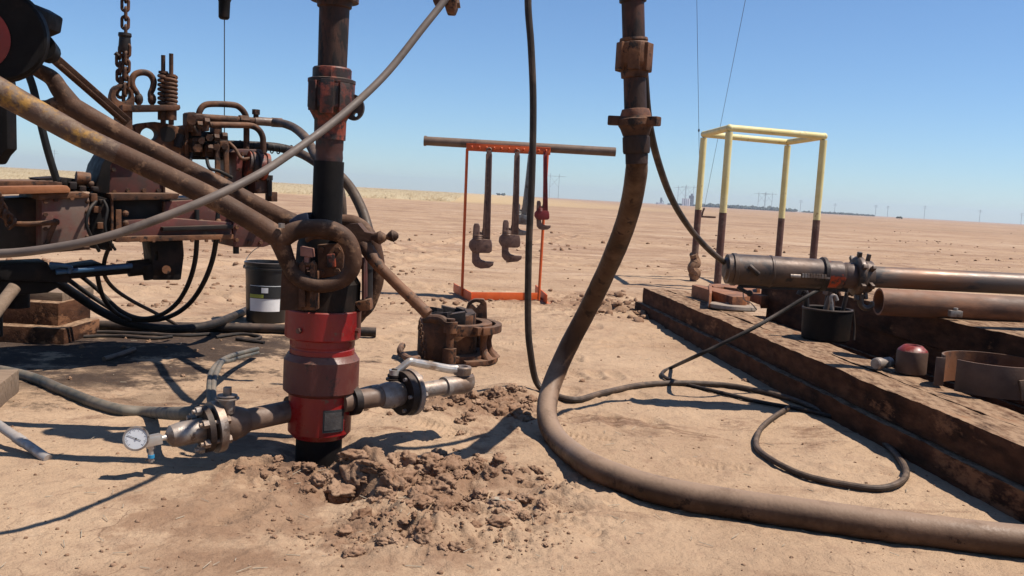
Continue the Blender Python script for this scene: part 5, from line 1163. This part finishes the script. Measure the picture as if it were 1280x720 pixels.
def treeline(px0, px1, h0, D, label, seed, name='tree_line'):
    rr = random.Random(seed); q = MB(); n = int((px1-px0)*1.1)+2
    for i in range(n):
        px = px0+(px1-px0)*(i+rr.random())/n; b_ = base(px, D+rr.uniform(0,60)); r = h0*rr.uniform(.55,1.0)*(.6+.4*math.sin(PI*min(1,max(0,(i+.5)/n)))**.3)
        for k in range(3):
            v, f = CV[rr.randrange(len(CV))]; s = r*rr.uniform(.5,.8); o = np.array([b_.x+rr.uniform(-.6,.6)*r, b_.y+rr.uniform(-3,3), r*rr.uniform(.3,.75)])
            q.add([Vector(t) for t in (v*s+o)], [tuple(int(u) for u in t) for t in f])
    o = q.build(name, M['tree'], smooth=False); o['kind'] = 'stuff'; return o
treeline(868, 995, 4.6, 1150, '', 3); treeline(1003, 1092, 2.7, 1150, '', 4); treeline(835, 868, 3.2, 1400, '', 6)
for px, D, h_, lb in ((622,1000,2.8,'small dark bush on the far horizon, left of the lowest wrenches'),(629,1000,3.1,'larger dark bush on the far horizon beside a smaller one'),(1125,420,1.7,'lone dark bush on the plain right of the tree line')):
    q = MB(); b_ = base(px, D)
    if px == 1125: b_ = G(1124,273.5); b_.z = 0
    for k in range(9):
        v, f = CV[k % len(CV)]; s = h_*.42; o = np.array([b_.x+random.uniform(-.8,.8)*h_, b_.y+random.uniform(-1,1), h_*random.uniform(.3,.7)]); q.add([Vector(t) for t in (v*s+o)], [tuple(int(u) for u in t) for t in f])
    bo = thing('bush', lb, 'bush', b_); q.build('crown', M['tree'], bo, smooth=False); MB().cyl(b_-UP*.2, b_+UP*h_*.5, h_*.06, n=6).build('trunk', M['rust'], bo)

# stubble field along the left horizon
def stubble():
    r = np.random.default_rng(5); n = 15000; D = 72*np.exp(r.random(n)**1.25*math.log(9)); lo = -.60*D-6; hi = -.055*D-2+ (0)
    x = lo+(hi-lo)*r.random(n); keep = (D > 70+ (x/np.maximum(D,1)+.6)*70); x, D = x[keep], D[keep]
    m_ = len(x); k = 4; V = []; F = []
    w_ = .03+.0009*D; h = (.24+.22*r.random(m_))*np.clip(.75+D*.0025,0,1.6)
    z0 = hgt(x, D); vs = []; 
    for j in range(k):
        dx = r.normal(0,.28,m_)+r.normal(0,.002,m_)*D; dy = r.normal(0,.5,m_); lean = r.normal(0,.30,m_); hh = h*(.55+.6*r.random(m_))
        a = np.stack([x+dx-w_, D+dy, z0-.05],1); b_ = np.stack([x+dx+w_, D+dy, z0-.05],1); ly = .45+.5*r.random(m_); c = np.stack([x+dx+lean+w_*.3, D+dy+ly, z0+hh],1); d_ = np.stack([x+dx+lean-w_*.3, D+dy+ly, z0+hh],1)
        vs.append(np.stack([a,b_,c,d_],1).reshape(-1,3))
    v = np.concatenate(vs).astype(np.float32); q = len(v)//4
    me = bpy.data.meshes.new('dry_grass'); me.vertices.add(len(v)); me.vertices.foreach_set('co', v.ravel()); me.loops.add(q*4); me.loops.foreach_set('vertex_index', np.arange(q*4, dtype=np.int32)); me.polygons.add(q); me.polygons.foreach_set('loop_start', np.arange(0,q*4,4,dtype=np.int32)); me.update(calc_edges=True)
    me.materials.append(M['straw']); o = bpy.data.objects.new('dry_grass', me); COL.objects.link(o); o['kind'] = 'stuff'
stubble()
# ------------------------------------------------------------------ light, sky, air
SUN_EL = math.radians(61); SUN_A = math.radians(-7)     # azimuth from +X, minus = towards the camera side
sd = Vector((math.cos(SUN_EL)*math.cos(SUN_A), math.cos(SUN_EL)*math.sin(SUN_A), math.sin(SUN_EL)))
sl = bpy.data.lights.new('sun', 'SUN'); sl.energy = 5.0; sl.angle = math.radians(.53); sl.color = (1, .93, .845)
so = bpy.data.objects.new('sun', sl); COL.objects.link(so); so.location = sd*60; so.rotation_euler = (-sd).to_track_quat('-Z','Y').to_euler()
w = bpy.data.worlds.new('World'); sc.world = w; w.use_nodes = True; nt = w.node_tree; nt.nodes.clear()
sky = nt.nodes.new('ShaderNodeTexSky'); sky.sky_type = 'NISHITA'; sky.sun_disc = False
sky.sun_elevation = SUN_EL; sky.sun_rotation = PI/2 - SUN_A      # sun_rotation is measured from +Y clockwise
sky.altitude = 900; sky.air_density = 1.0; sky.dust_density = .25; sky.ozone_density = 4.5
bg = nt.nodes.new('ShaderNodeBackground'); bg.inputs[1].default_value = .079
ow = nt.nodes.new('ShaderNodeOutputWorld'); tint = nt.nodes.new('ShaderNodeMix'); tint.data_type = 'RGBA'; tint.blend_type = 'MULTIPLY'; tint.inputs[0].default_value = 1; tint.inputs[7].default_value = (.825,.97,1.10,1)
nt.links.new(sky.outputs[0], tint.inputs[6]); nt.links.new(tint.outputs[2], bg.inputs[0]); nt.links.new(bg.outputs[0], ow.inputs[0])
HAZE = True
if HAZE:
    hz = MB(); hz.box((0,1500,18), (2900,1560,20.5)); 
    hm = bpy.data.materials.new('haze'); hm.use_nodes = True; t = hm.node_tree; t.nodes.clear()
    pv = t.nodes.new('ShaderNodeVolumePrincipled'); pv.inputs['Density'].default_value = .00028; pv.inputs['Color'].default_value = (.80,.88,1,1); pv.inputs['Anisotropy'].default_value = .3
    om = t.nodes.new('ShaderNodeOutputMaterial'); t.links.new(pv.outputs[0], om.inputs['Volume'])
    ho = hz.build('haze', hm, smooth=False); ho['kind'] = 'stuff'; ho.visible_shadow = True
vs = sc.view_settings; vs.view_transform = 'Standard'; vs.look = 'None'; vs.exposure = 0.6; vs.gamma = 1
sc.cycles.max_bounces = 6; sc.cycles.diffuse_bounces = 3; sc.cycles.glossy_bounces = 3; sc.cycles.volume_bounces = 0
